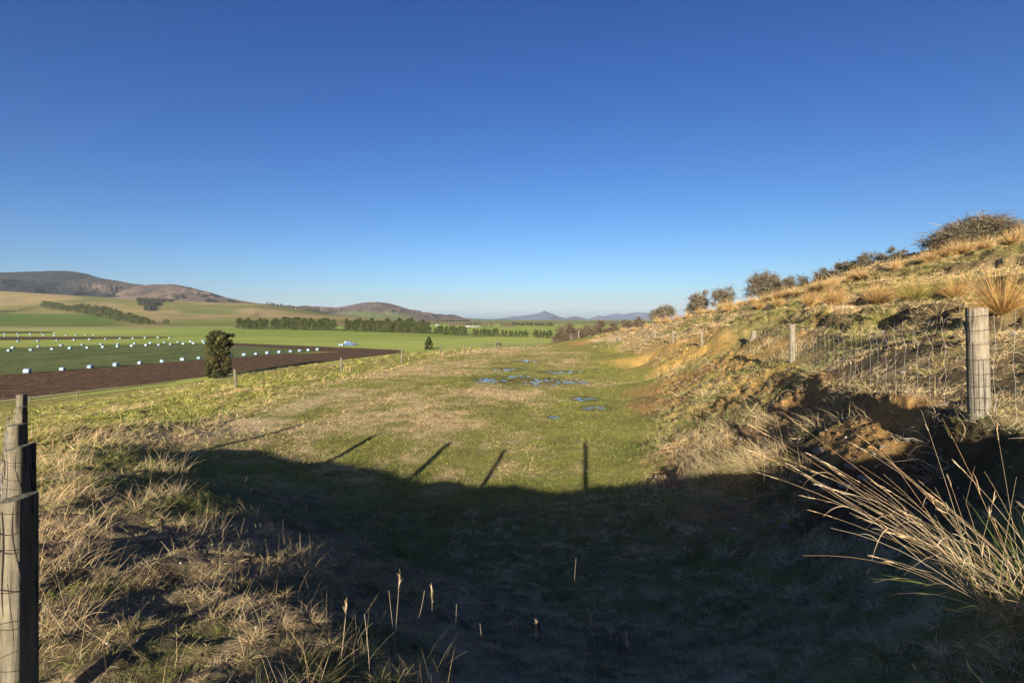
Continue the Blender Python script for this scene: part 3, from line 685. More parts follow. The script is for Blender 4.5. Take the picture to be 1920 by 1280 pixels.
# ------------------------------------------------------------------ wrapped silage bales
def bale_mesh(mat, seed, L=1.35, r=.74):
    rs = np.random.default_rng(seed); mb = MB(); S = 28
    prof = [(-.5, .0), (-.5, .45), (-.495, .78), (-.465, .93), (-.40, 1.0), (-.2, 1.015), (0, .995), (.2, 1.01), (.40, 1.0), (.465, .93), (.495, .78), (.5, .45), (.5, .0)]
    t = np.arange(S) * 2 * math.pi / S
    V = np.empty((S, len(prof), 3))
    for j, (u, k) in enumerate(prof):
        wob = 1 + .018 * np.sin(3 * t + seed) + .02 * rs.normal(size=S) * (abs(u) < .45) 
        V[:, j, 0] = u * L + (.03 * np.cos(9 * t) * (k > .3) * (k < .9) * np.sign(u)); V[:, j, 1] = np.cos(t) * r * k * wob * 1.02; V[:, j, 2] = np.sin(t) * r * k * wob
    V[:, :, 2] = np.maximum(V[:, :, 2] * .95, -.60) + .60
    mb.add(V.reshape(-1, 3), grid_quads(S, len(prof), True)[:, ::-1])
    return mb.mesh('silage_bale', mat, True)
BALES = [bale_mesh(M['bale'], k) for k in range(4)]; BBLUE = bale_mesh(M['bale_blue'], 9)
ROWS = [('in the nearest bale row', [(51, 700.5), (117, 696), (169.5, 691.5), (217.5, 687.8), (262.5, 684), (304, 680.5), (342.5, 677), (373.5, 674), (402, 672), (432.5, 669.5), (457.5, 668), (480, 666), (501.5, 664.4), (524, 662.8), (544.5, 661.2), (561.5, 660), (578, 658.9), (595, 657.7)]),
        ('in the row edging the dark crop', [(17, 659.8), (58.7, 658.2), (98, 656.6), (131.5, 655.3), (164, 654), (193, 652.8), (220.5, 651.7), (247, 650.5), (274, 649.4), (298, 648.4), (320, 647.4), (344, 646.3), (363, 645.6), (383, 644.8)]),
        ('in the row just beyond the crop', [(24, 654), (72.5, 652), (115, 650), (155, 648.2), (190, 647.4), (221, 647), (252.5, 646), (282, 644.8), (309, 643.6), (334, 643.2), (357.5, 642.3), (380, 641.2)]),
        ('in the row before the far ploughed strip', [(34, 641.3), (71, 640.5), (107, 639.6), (139, 638.6), (168, 637.8), (198, 637), (225.5, 636), (249, 635.4), (272, 634.8), (296, 634.4), (317.5, 635)]),
        ('in the row behind the far ploughed strip', [(9, 631.5), (35, 631.3), (58, 630.9), (82, 630.7), (102, 630.4), (124, 629.9), (142, 629.7), (160, 629.4), (175, 629.2)]),
        ('in the farthest bale row', [(9, 626.8), (32.5, 626.6), (56.5, 626.6), (79, 626.3), (102, 625.6)])]
rb = random.Random(5)
for rowname, pts in ROWS:
    for k, (px, py) in enumerate(pts):
        x, y = plain_pt(px, py)
        o = obj('silage_bale', BALES[rb.randrange(4)], None, (x, y, .15)); o.rotation_euler = (rb.uniform(-.1, .1) * 0, 0, R(7) + rb.uniform(-.4, .3))
        s = rb.uniform(.84, .98); o.scale = (s * rb.uniform(.9, 1.12), s, s * rb.uniform(.92, 1.05))
        lab = 'pale blue wrapped bale, %s from the left %s' % (ORD[k], rowname)
        tag(o, lab, 'bale', 'wrapped silage bales on the valley fields')
PILE = [(637.5, 648.4, 0, 0, 'pale wrapped bale at the left end of the bale stack'), (641.8, 648.6, 0, 0, 'second pale wrapped bale beside the bale stack'),
        (646.5, 647.6, 0, 1, 'blue wrapped bale at the left foot of the stack'), (650.5, 647.6, 0, 1, 'blue wrapped bale in the middle foot of the stack'), (654.5, 647.5, 0, 1, 'blue wrapped bale under the right top bale of the stack'),
        (658.5, 647.4, 0, 1, 'blue wrapped bale right of the stacked layer'), (662.5, 647.2, 0, 1, 'blue wrapped bale second from the right end of the stack'), (666.5, 647, 0, 1, 'blue wrapped bale at the right end of the stack'),
        (648, 647.6, 1, 0, 'pale wrapped bale on top of the stack at its left'), (652.3, 647.6, 1, 1, 'blue wrapped bale on top of the stack in its middle'), (656.4, 647.5, 1, 1, 'blue wrapped bale on top of the stack at its right')]
for px, py, lay, blue, lab in PILE:
    x, y = plain_pt(px, py)
    o = obj('silage_bale', BBLUE if blue else BALES[1], None, (x, y, .08 + lay * 1.22)); o.rotation_euler = (0, 0, R(80) + rb.uniform(-.1, .1)); o.scale = (.93, .8, .93)
    tag(o, lab, 'bale', 'bales of the stack by the ploughed tip')

# ------------------------------------------------------------------ distant sheds, pole, mast
def shed(px, py, L, W, h, lab, roofmat):
    x, y, z = terrace_at(px, py)
    t = thing('farm_shed', lab, 'shed', (x, y, z - .2), .12, None)
    mb = MB(); V = [(sx * L / 2, sy * W / 2, zz) for zz in (0, h) for sx, sy in ((-1, -1), (1, -1), (1, 1), (-1, 1))] + [(-L / 2, 0, h * 1.4), (L / 2, 0, h * 1.4)]
    mb.add(V, [(0, 1, 5, 4), (1, 2, 6, 5), (2, 3, 7, 6), (3, 0, 4, 7)], [(4, 7, 8)[::-1], (5, 6, 9)])
    obj('wall', mb.mesh('wall', M['shed']), t)
    rbm = MB(); e = .5
    rbm.add([(-L / 2 - e, -W / 2 - e, h - .1), (L / 2 + e, -W / 2 - e, h - .1), (L / 2 + e, 0, h * 1.4 + .15), (-L / 2 - e, 0, h * 1.4 + .15), (-L / 2 - e, W / 2 + e, h - .1), (L / 2 + e, W / 2 + e, h - .1)], [(0, 1, 2, 3), (3, 2, 5, 4)])
    obj('roof', rbm.mesh('roof', roofmat), t)
    dm = MB(); dm.add([(-1.6, -W / 2 - .06, 0), (1.6, -W / 2 - .06, 0), (1.6, -W / 2 - .06, h * .75), (-1.6, -W / 2 - .06, h * .75)], [(0, 1, 2, 3)]); obj('door', dm.mesh('door', M['darkwood']), t)
shed(878, 614.6, 10, 8, 3.2, 'small white farm shed left of the long grey shed', M['shed'])
shed(890, 614.3, 24, 9, 2.8, 'long low grey roofed farm shed in the valley', M['shed_roof'])
shed(820, 611.5, 8, 7, 3.2, 'tiny pale shed behind the valley pine row', M['shed_roof'])
def pole(px, py, hp, lab, two=False):
    x, y, z = terrace_at(px, py); h = hp * y / F
    t = thing('power_pole', lab, 'pole', (x, y, z)); 
    for s in ((-1, 1) if two else (0,)):
        mb = MB(); tube(mb, [(s * 3, 0, -1), (s * 3, 0, h)], [.45, .3], 8); obj('pole', mb.mesh('pole', M['pole']), t)
    mb = MB(); tube(mb, [(-4.4, 0, h * .93), (4.4, 0, h * .93)], .2, 6); obj('crossarm', mb.mesh('crossarm', M['pole']), t)
pole(325, 577, 12, 'twin power pole standing on the terrace beside the scrub gully', True)
pole(31, 583.5, 5, 'single power pole on the green terrace at the left')
x_, y_ = (130 - CX) / F * 5200, 5200
t = thing('mast', 'thin radio mast on the summit of the big mountain', 'mast', (x_, y_, CAMZ + (HY - 508.5) / F * 5200))
mb = MB(); tube(mb, [(0, 0, -5), (0, 0, 22)], [1.6, .8], 6); obj('tower', mb.mesh('tower', M['pole']), t)
mb = MB(); tube(mb, [(0, -1.2, 12), (0, 1.2, 12)], [2.2, 2.2], 8); obj('dish', mb.mesh('dish', M['shed']), t)

# ------------------------------------------------------------------ fences
def post_mesh(h, r, seed, cut=None, slant=(0, 0), lean=(0, 0), mat=None, sink=.35, taper=.06):
    """round post; cut=(angle, offset) saws a flat face along one side"""
    S, nz = 32, 26; t = np.arange(S) * 2 * math.pi / S
    u = np.linspace(0, 1, nz); zz = -sink + (h + sink) * u
    rr = r * (1 + taper * (.5 - u))[None, :] * (1 + .02 * np.sin(2 * t + seed)[:, None] + .015 * np.sin(5 * t + seed * 2)[:, None])
    rr = rr * (1 + .05 * (fbm(np.cos(t)[:, None] * 2 + u[None] * 3 + seed, np.sin(t)[:, None] * 2 + 7, 3, seed) - .5))
    x = np.cos(t)[:, None] * rr; y = np.sin(t)[:, None] * rr
    if cut:
        ca, sa = math.cos(cut[0]), math.sin(cut[0]); d = x * ca + y * sa; ex = np.maximum(d - cut[1] * r, 0)
        x = x - ex * ca; y = y - ex * sa
    Zz = np.broadcast_to(zz, x.shape) + (slant[0] * x + slant[1] * y) * (u ** 6)[None]
    V = np.stack([x + lean[0] * np.maximum(zz, 0)[None], y + lean[1] * np.maximum(zz, 0)[None], Zz], -1)
    mb = MB(); mb.add(V.reshape(-1, 3), grid_quads(S, nz, True))
    top = V[:, -1]; inner = top.mean(0) + (top - top.mean(0)) * .5 + [0, 0, .004]
    mb.add(np.concatenate([top, inner, [inner.mean(0) + [0, 0, .002]]]), [(i, (i + 1) % S, S + (i + 1) % S, S + i) for i in range(S)], [(S + i, S + (i + 1) % S, 2 * S) for i in range(S)])
    me = mb.mesh('fence_post', mat or M['wood'], False)
    return me

def add_post(parent, x, y, ztop, r, seed, label=None, px_base=None, **kw):
    g = float(H(np.array([x]), np.array([y]))[0])
    zt = CAMZ + ztop
    o = obj('fence_post', post_mesh(zt - g, r, seed, **kw), parent, (x, y, g))
    if label: o['label'] = label
    return o, g

def wires(mb, P, Q, hs, rad, sag=.02, n=9, off=(0, 0), k0=0):
    P = np.array(P, float); Q = np.array(Q, float)
    for i, h in enumerate(hs):
        u = np.linspace(0, 1, n)[:, None]; p = P + (Q - P) * u; p[:, 0] += off[0]; p[:, 1] += off[1]
        g = P[2] * (1 - u[:, 0]) + Q[2] * u[:, 0]
        p[:, 2] = g + h - sag * 4 * u[:, 0] * (1 - u[:, 0]) + .012 * np.sin(u[:, 0] * 17 + i * 2.1 + k0)
        tube(mb, p, rad, 4)
def stays(mb, P, Q, hmin, hmax, step, rad, kink=0.0, seed=0, off=(0, 0), sag=.02):
    rs = np.random.default_rng(seed); P = np.array(P, float); Q = np.array(Q, float)
    n = int(np.linalg.norm(Q[:2] - P[:2]) / step); dirn = (Q - P)[:2] / np.linalg.norm((Q - P)[:2])
    for k in range(1, n):
        u = k / n + rs.normal() * .1 / n; b = P + (Q - P) * u; j = 7
        hh = np.linspace(hmin, hmax, j) * np.ones(j); s = -sag * 4 * u * (1 - u)
        kk = kink * (1 - abs(u)) * np.array([0, .15, -.1, .2, -.3, 1.0, .1]) * rs.uniform(.5, 1.3) + rs.normal(size=j) * .012
        p = np.stack([b[0] + off[0] + dirn[0] * kk, b[1] + off[1] + dirn[1] * kk + rs.normal(size=j) * .01, b[2] + hh + s], -1)
        tube(mb, p, rad, 4)

# left fence, seen end on
fl = thing('wire_fence', 'weathered round post and netting fence running away at the left edge of the photo', 'fence', (-1.8, 1.8, CAMZ - 1.6))
fl.location = (0, 0, 0)
LP = [(35, 932, 1.85, .057, (-.05, .74), (.14, .05), 'weathered grey post nearest the camera with a sawn dark side'), (38, 837, 3.3, .083, (0.0, .72), (.22, .1), 'cracked lichen covered post with a sawn top, second from the camera'),
      (32, 796, 5.4, .083, (.0, .75), (.05, 0), None), (40, 763, 8.0, .076, (.0, .8), (0, 0), None), (41, 739, 10.3, .088, (.0, .8), (.05, 0), None), (-150, 734, 12.2, .08, None, (0, 0), None)]
base = []
for k, (px, py, yy, r, cut, sl, lab) in enumerate(LP):
    xx = (px - CX) / F * yy
    o, g = add_post(fl, xx, yy, (HY - py) / F * yy, r, 3 + k, lab, cut=cut, slant=sl); base.append((xx, yy, g, r))
    wm = MB(); hs = [(HY - q) / F * yy + CAMZ - g for q in ((985, 1020, 1095, 1155, 1210, 1262) if k == 0 else ())] or list(np.linspace(.12, (HY - py) / F * yy + CAMZ - g - .08, 6))
    for h in hs:
        a = np.linspace(R(-160), R(-42 if k < 2 else -46), 12); tube(wm, np.stack([np.cos(a) * (r + .003), np.sin(a) * (r + .003), h + .012 * np.sin(a * 2 + h * 9)], -1), .0016, 5)
    obj('wire_tie', wm.mesh('wire_tie', M['darkwood']), o)
    if k < 2:
        cm = MB(); top = (HY - py) / F * yy + CAMZ - g
        for a0, z0, z1, cr_ in ((-100, top - .03, top - .42, .0028), (-70, top - .3, top - .8, .0018), (-120, top - .02, top - .2, .002), (-60, top - .01, top - .3, .0022)):
            v = np.linspace(0, 1, 12); a = R(a0) + .12 * np.sin(v * 5 + a0) + .25 * v; zz_ = z0 + (z1 - z0) * v
            tube(cm, np.stack([np.cos(a) * r * .992, np.sin(a) * r * .992, zz_], -1), cr_ * np.sin(np.pi * (v * .9 + .05)) + .0004, 5)
        obj('crack', cm.mesh('crack', M['darkwood']), o)
P0 = (-.053, -.35); g0 = float(H(np.array([P0[0]]), np.array([P0[1]]))[0])
add_post(fl, P0[0], P0[1], .089, .06, 31)
PX0 = (1.3, -2.4); add_post(fl, PX0[0], PX0[1], .05, .075, 32)
wm = MB()
base2 = [(PX0[0], PX0[1], float(H(np.array([PX0[0]]), np.array([PX0[1]]))[0]), .07), (P0[0], P0[1], g0, .06)] + base
for a, b in zip(base2[:-1], base2[1:]):
    o1 = (-.72 * .075, -.72 * .075)
    wires(wm, a[:3], b[:3], [.12, .27, .42, .57, .72, .85], .0014, .015, 7, o1)
    stays(wm, a[:3], b[:3], .12, .85, .32, .0012, 0, 3, o1)
obj('wire_netting', wm.mesh('wire_netting', M['wire']), fl)

# right fence along the shelf
fr = thing('wire_fence', 'sagging wire netting fence on pale posts along the shelf below the tussocks', 'fence', (0, 0, 0))
RP = [(1836, 577, 5.16, .092, (-.025, .0), 'thick pale timber post standing nearest on the shelf'), (1485, 608, 14.9, .088, (0, 0), None), (1411, 620, 24, .14, (.1, 0), 'broad leaning post braced by a short strut'), (1316, 621, 29, .085, (-.03, 0), None),
      (1262, 619, 36, .08, (0, 0), None), (1228, 617, 44, .10, (0, 0), None), (1160, 624, 56, .08, (0, 0), None), (1085, 619, 84, .09, (0, 0), None)]
base = []
for k, (px, py, yy, r, ln, lab) in enumerate(RP):
    xx = (px - CX) / F * yy
    o, g = add_post(fr, xx, yy, (HY - py) / F * yy, r, 40 + k, lab, lean=ln, slant=(.03, 0), mat=M['wood_pale']); base.append((xx, yy, g, r))
    if k == 0:
        wm = MB(); top = (HY - py) / F * yy + CAMZ - g
        for h in (.10, .22, .34, .47, .62, .78, .93, 1.08):
            a = np.linspace(R(-215), R(-55), 14); tube(wm, np.stack([np.cos(a) * (r + .004) - .025 * h, np.sin(a) * (r + .004), h + .012 * np.cos(a)], -1), .0022, 5)
        for s in (-.3, .1, .5):
            a = R(-136) + s; tube(wm, [(math.cos(a) * (r + .004) - .025 * h, math.sin(a) * (r + .004), h) for h in (.05, .3, .6, .62 if s > 0 else .8)], .0016, 4)
        obj('wire_tie', wm.mesh('wire_tie', M['darkwood']), o)
x, y, g, _ = base[2]
wm = MB(); tube(wm, [(x - .5, y - .6, g + .02), (x - .1, y - .1, g + .42)], [.06, .05], 8); obj('strut', wm.mesh('strut', M['wood_pale']), fr)
x, y, g, _ = base[5]
wm = MB(); tube(wm, [(x - .8, y - .3, g + .05), (x - .1, y, g + .5)], [.06, .05], 8); obj('strut', wm.mesh('strut', M['wood_pale']), fr)
wm = MB()
# continuation towards and past the eye on the right
D = np.array([base[0][0] - base[1][0], base[0][1] - base[1][1]]); D /= np.linalg.norm(D)
q = np.array([base[0][0], base[0][1]]) + D * 4.2
gq = float(H(np.array([q[0]]), np.array([q[1]]))[0])
add_post(fr, q[0], q[1], gq - CAMZ + 1.1, .08, 61, None, mat=M['wood_pale'])
chain = [(q[0], q[1], gq, .08)] + base
HS = [.10, .22, .34, .47, .62, .78, .93, 1.08]
for k, (a, b) in enumerate(zip(chain[:-1], chain[1:])):
    hi = 1.08 if k < 3 else .75
    hs = [h for h in HS if h <= hi + .01] if k < 3 else [.2, .45, .7]
    wires(wm, a[:3], b[:3], hs, .0016 if k < 3 else .0024, .05 if k == 1 else .02, 11, (-.06, -.05), k)
    stays(wm, a[:3], b[:3], .06, hi, (.3, .36, .7)[k] if k < 3 else 1.6, .002 if k < 3 else .0024, .16 if k == 1 else .05, 60 + k, (-.062, -.052), .05 if k == 1 else .02)
obj('wire_netting', wm.mesh('wire_netting', M['wire']), fr)

# old fence below the bench
fo = thing('wire_fence', 'old wire fence on short grey posts below the levelled bench', 'fence', (0, 0, 0))
OP = [(442, 692, 28, .085, None), (640, 670, 36.6, .085, None), (753, 657, 44, .085, None), (826, 648.5, 56, .085, None), (870, 644, 60, .085, None), (906, 641, 64, .11, None), (930, 638.5, 66, .11, None), (937, 638.5, 66.3, .10, None), (984, 642, 68, .13, None), (997, 643, 71, .09, None), (1007, 642, 75, .09, None), (1016, 635, 78, .12, 'pale post at the right end of the old fence')]
base = [(-30, 17.5, float(H(np.array([-30.]), np.array([17.5]))[0]), .1)]
for k, (px, py, yy, r, lab) in enumerate(OP):
    xx = (px - CX) / F * yy
    o, g = add_post(fo, xx, yy, (HY - py) / F * yy, r, 70 + k, lab, lean=((.02 * ((k * 7) % 5 - 2)), 0), mat=M['wood']); base.append((xx, yy, g, r))
wm = MB()
for a, b in zip(base[:-1], base[1:]): wires(wm, a[:3], b[:3], [.3, .55, .8], .0035, .04, 9)
obj('wire_netting', wm.mesh('wire_netting', M['wire']), fo)
x, y = (934 - CX) / F * 66.1, 66.1; g = float(H(np.array([x]), np.array([y]))[0])
t = thing('trough_stand', 'small dark box with open side fixed between two fence posts', 'box', (x, y, g), .1)
mb = MB()
for (x0, x1, z0, z1) in ((-.3, .42, .62, .82), (.27, .42, .0, .62), (-.3, -.22, .4, .62)):
    V = [(xx, yy, zz) for xx in (x0, x1) for yy in (-.2, .2) for zz in (z0, z1)]
    mb.add(V, [(0, 1, 3, 2), (4, 6, 7, 5), (0, 4, 5, 1), (2, 3, 7, 6), (0, 2, 6, 4), (1, 5, 7, 3)])
obj('panel', mb.mesh('panel', M['darkwood']), t)
# low fence at the foot of the slope
ff = thing('wire_fence', 'low fence of short dark posts at the foot of the slope', 'fence', (0, 0, 0)); base = []
for k, (px, py) in enumerate(((-60, 760), (56, 754), (145, 751))):
    yy = 60 + k * 4; xx = (px - CX) / F * yy
    x, y, z = hit(px, py, 20, 110); g = float(H(np.array([x]), np.array([y]))[0])
    obj('fence_post', post_mesh(.95, .09, 90 + k, mat=M['wood']), ff, (x, y, g)); base.append((x, y, g))
wm = MB()
for a, b in zip(base[:-1], base[1:]): wires(wm, a, b, [.3, .6, .85], .004, .03, 7)
obj('wire_netting', wm.mesh('wire_netting', M['wire']), ff)

# ------------------------------------------------------------------ hawthorns and matagouri on the crest
def thorn(name, label, px, base_py, top_py, wpx, Yd, seed, ntw=5200, brown=0.0, wind=.0, low=.1, K=46, vis=.25, group=None, prof=None):
    rs = np.random.default_rng(seed)
    x = (px - CX) / F * Yd; zb = CAMZ + (HY - base_py) / F * Yd
    g = float(H(np.array([x]), np.array([Yd]))[0]); zt = CAMZ + (HY - top_py) / F * Yd
    g = min(g, zb + .2); h = zt - g; w = wpx / F * Yd
    t = thing(name, label, 'tree' if h > 1.6 else 'bush', (x, Yd, g - .05), 0, group)
    low = max(low, 0.02); th = rs.random(K) * 6.283; rr = np.sqrt(rs.random(K)) * (1 + .32 * (rs.random(K) < .22))
    zz = low + (1 - low) * rs.random(K) ** .8 * np.sqrt(np.clip(1.0 - (rr * .86) ** 2, .06, 1)) * (.82 + .3 * rs.random(K))
    cx = rr * np.cos(th) * w * .42
    if prof: zz = (zz - low) * np.interp(cx / w, [-.5, -.3, 0, .3, .5], prof) + low * np.interp(cx / w, [-.5, 0, .5], [1.1, 1, .9])
    cen = np.stack([cx + wind * (zz - .4) * h, rr * np.sin(th) * w * .40, zz * h * .93], -1)
    cr = h * .075 + w * .055 + np.zeros(K)
    mb = MB(); n = ntw; idx = rs.integers(0, K, n)
    d = rs.normal(size=(n, 3)); d[:, 2] = d[:, 2] * .6 + .15; d[:, 0] += wind * 1.5; d /= np.linalg.norm(d, axis=1, keepdims=True)
    p = cen[idx] + rs.normal(size=(n, 3)) * (cr[idx] * .5)[:, None]
    cols = np.array([(.13, .115, .085), (.17, .16, .10), (.20, .195, .12), (.10, .08, .06)]) * (1 - brown) + np.array([(.125, .105, .07), (.105, .088, .062), (.165, .138, .088), (.08, .068, .05)]) * brown
    c = cols[rs.integers(0, 4, n)] * (.5 + .5 * rs.random((n, 1)))
    V, q, C = ribbons(p, d, (cr[idx]) * (.5 + 1.5 * rs.random(n) ** 2), np.full(n, .1), np.full(n, .00085 * Yd + .006) * (.6 + .8 * rs.random(n)), 2, c * .9, c, .2)
    mb.add(V, q, None, C); obj('crown', mb.mesh('crown', M['twig']), t)
    tb = MB(); nb = min(K, 30)
    for k in range(nb):
        c = cen[k]; j = rs.normal(size=3) * h * .05
        mid = np.array([c[0] * .45, c[1] * .45, c[2] * .55]) + j
        tube(tb, [(rs.normal() * .08, rs.normal() * .08, -.15), mid * [.5, .5, .6], mid, c * [.8, .8, .9], c], np.array([.03, .024, .018, .012, .006]) * h * .8 + .004, 5, (.12, .105, .08))
    obj('trunk', tb.mesh('trunk', M['twig']), t)
    return t
G1 = 'thorn trees along the hillside crest'
thorn('hawthorn', 'wide wind swept domed thorn tree, highest on the hillside at the right', 1838, 470, 404, 150, 33, 201, 17000, .2, -.25, .2, 130, group=G1, prof=[.3, .58, .95, 1.05, .85])
thorn('hawthorn', 'small open thorn bush at the left tip of the wide domed thorn tree', 1768, 470, 442, 40, 33.5, 202, 1500, .1, -.5, .15, 18, group=G1)
thorn('hawthorn', 'spreading thorn shrub at the right end of the low crest clump', 1672, 488, 463, 44, 42, 203, 2600, .1, .25, .2, 26, group=G1)
thorn('hawthorn', 'rounded thorn shrub in the middle of the low crest clump', 1632, 502, 473, 56, 44, 204, 4600, .2, 0, .02, 40, group=G1)
thorn('hawthorn', 'low dense thorn shrub at the left of the low crest clump', 1588, 510, 482, 54, 46, 205, 4200, .3, -.1, .02, 36, group=G1)
thorn('hawthorn', 'narrow upright thorn tree left of the low crest clump', 1541, 528, 494, 30, 51, 206, 2600, .0, -.1, .1, 26, group=G1)
thorn('hawthorn', 'very low spreading thorn bush right of the round thorn tree', 1496, 536, 515, 70, 54, 207, 3600, .35, 0, .02, 36, group=G1)
thorn('hawthorn', 'large round open thorn tree in the middle of the crest', 1428, 558, 508, 72, 58, 208, 7000, .05, .05, .22, 60, group=G1)
thorn('hawthorn', 'ragged thorn tree with upright top, left of the large round thorn tree', 1352, 568, 531, 42, 63, 209, 2300, .0, .25, .25, 22, group=G1)
thorn('hawthorn', 'thorn tree leaning right with stepped crown on the lower crest', 1304, 586, 545, 44, 67, 210, 3200, .0, .35, .1, 28, group=G1)
thorn('hawthorn', 'small airy forked thorn tree lowest on the bare crest', 1241, 598, 567, 44, 73, 211, 2300, .05, .1, .35, 24, group=G1)
for k, (px, b, tp, w, yd, lab) in enumerate([(1052, 634, 608, 34, 96, 'brown thicket bush at the left end of the far hedge'), (1072, 632, 603, 38, 95, 'brown rounded thicket bush second from the left of the far hedge'), (1098, 630, 606, 36, 93, 'brown thicket bush in the middle of the far hedge'),
        (1124, 628, 595, 32, 92, 'tallest brown bush of the far hedge with a peaked top'), (1150, 625, 602, 40, 90, 'low brown bush right of the peaked bush in the far hedge'), (1176, 620, 601, 34, 87, 'brown bush near the right end of the far hedge'), (1199, 612, 589, 22, 80, 'small dark bush where the far hedge meets the crest')]):
    thorn('thicket_bush', lab, px, b, tp, w, yd, 220 + k, 2600, .8, 0, .02, 30, group='bushes of the far hedge')

# ------------------------------------------------------------------ red tussocks
def tussock_mesh(seed, n=900, spread=.95, cols=None, w=.0075):
    rs = np.random.default_rng(seed)
    th = rs.random(n) * 6.283; ph = R(66) * np.sqrt(rs.random(n)) * (.6 + .6 * spread); s = ph
    d = np.stack([np.cos(th) * np.sin(ph) + .12, np.sin(th) * np.sin(ph), np.cos(ph)], -1)
    base = np.stack([np.cos(th) * .09 * rs.random(n), np.sin(th) * .09 * rs.random(n), np.full(n, -.04)], -1)
    L = (.5 + .62 * rs.random(n)) * (1 - .12 * s)
    cols = np.array(cols if cols is not None else [TUSS, TUSS * 1.15, [.46, .30, .11], [.26, .15, .05], [.34, .25, .08]])
    c = cols[rs.integers(0, len(cols), n)] * (.8 + .4 * rs.random((n, 1)))
    V, q, C = ribbons(base, d, L, .10 + .30 * rs.random(n), np.full(n, w), 4, c * .85, c * 1.05, .1)
    mb = MB(); mb.add(V, q, None, C); return mb.mesh('tussock', M['blade'])
TUS = [tussock_mesh(600 + k, spread=[.5, .62, .42, .55][k]) for k in range(4)]
TUSG = tussock_mesh(610, 1000, .55, [[.30, .25, .06], [.24, .24, .06], [.36, .26, .08]])
TUSF = [tussock_mesh(620 + k, 460, .55, [[.47, .34, .15], [.50, .37, .17], [.42, .27, .10], [.40, .32, .15]], w=.017) for k in range(3)]
GT = 'tussocks on the hillside'
def tuss(px, py, hp, me, label, wide=1.0, lean=0.0, y0=4):
    x, y, z = hit(px, py, y0); s = hp / F * y * (1.55 if y < 26 else 1.15)
    o = obj('tussock', me, None, (x, y, z - .02)); o.scale = (s * wide * .68, s * wide * .68, s); o.rotation_euler = (0, R(lean), rp.uniform(-.4, .4))
    return tag(o, label, 'tussock', GT)
tuss(1878, 586, 70, TUS[1], 'largest red brown tussock behind the thick pale post', 1.0, -18)
tuss(1792, 562, 36, TUS[3], 'russet tussock left of the largest tussock', 1.15, -5)
tuss(1714, 566, 46, TUSG, 'yellow green tussock standing between two russet tussocks', 1.0)
tuss(1646, 570, 40, TUS[0], 'straw brown tussock left of the yellow green tussock', 1.1, 5)
tuss(1561, 571, 36, TUS[1], 'orange brown tussock at the left of the tussock line', 1.1, 4)
tuss(1518, 573, 26, TUS[2], 'small shaded tussock beside the orange brown tussock', 1.1)
tuss(1457, 578, 24, TUS[0], 'small pale tussock left of the tussock line, above the fence', 1.2)
tuss(1424, 580, 22, TUS[2], 'small russet tussock above the braced fence post', 1.2)
tuss(1365, 585, 18, TUS[3], 'small tussock above the shelf fence towards the far end', 1.2)
CR = [(1918, 452), (1897, 458), (1848, 468), (1812, 474), (1794, 476), (1776, 481), (1748, 488), (1736, 492), (1690, 500), (1676, 506), (1618, 522), (1604, 526), (1590, 530), (1560, 538), (1538, 543), (1518, 548), (1492, 552), (1474, 556), (1455, 560), (1438, 566), (1410, 570), (1388, 573), (1368, 576), (1352, 580), (1332, 585), (1314, 590), (1290, 594), (1270, 600), (1252, 603), (1232, 607), (1212, 613), (1190, 618), (1168, 622), (1140, 628), (1120, 632)]
for k, (px, py) in enumerate(CR):
    hp = np.interp(px, [1120, 1300, 1500, 1920], [9, 15, 22, 30]) * rp.uniform(.8, 1.2)
    tuss(px, py + rp.uniform(-1, 2), hp, TUSF[k % 3], 'straw orange tussock, %s from the right along the hillside crest' % ORD[k], 1.25, 0, 12)

# ------------------------------------------------------------------ stones
def rock_mesh(seed, flat=.6):
    import bmesh
    rs = np.random.default_rng(seed); bm = bmesh.new(); bmesh.ops.create_icosphere(bm, subdivisions=4, radius=1)
    o = rs.random(3) * 50
    P = np.array([v.co[:] for v in bm.verts])
    n = fbm(P[:, 0] * 1.1 + o[0], P[:, 1] * 1.1 + P[:, 2] * 1.3 + o[1], 4, seed) - .5
    n2 = fbm(P[:, 2] * 1.7 + o[2], P[:, 0] * 1.7 - P[:, 1] + o[0], 3, seed + 3) - .5
    sc = rs.uniform(.75, 1.25, 2)
    for v, a, b in zip(bm.verts, n, n2): v.co = v.co * (1 + .7 * a + .3 * b); v.co.x *= sc[0]; v.co.y *= sc[1]; v.co.z *= flat
    me = bpy.data.meshes.new('stone'); bm.to_mesh(me); bm.free(); me.materials.append(M['rock'])
    me.polygons.foreach_set('use_smooth', np.ones(len(me.polygons), bool)); return me
ROCKS = [rock_mesh(700 + k, [.5, .65, .8, .45][k]) for k in range(4)]
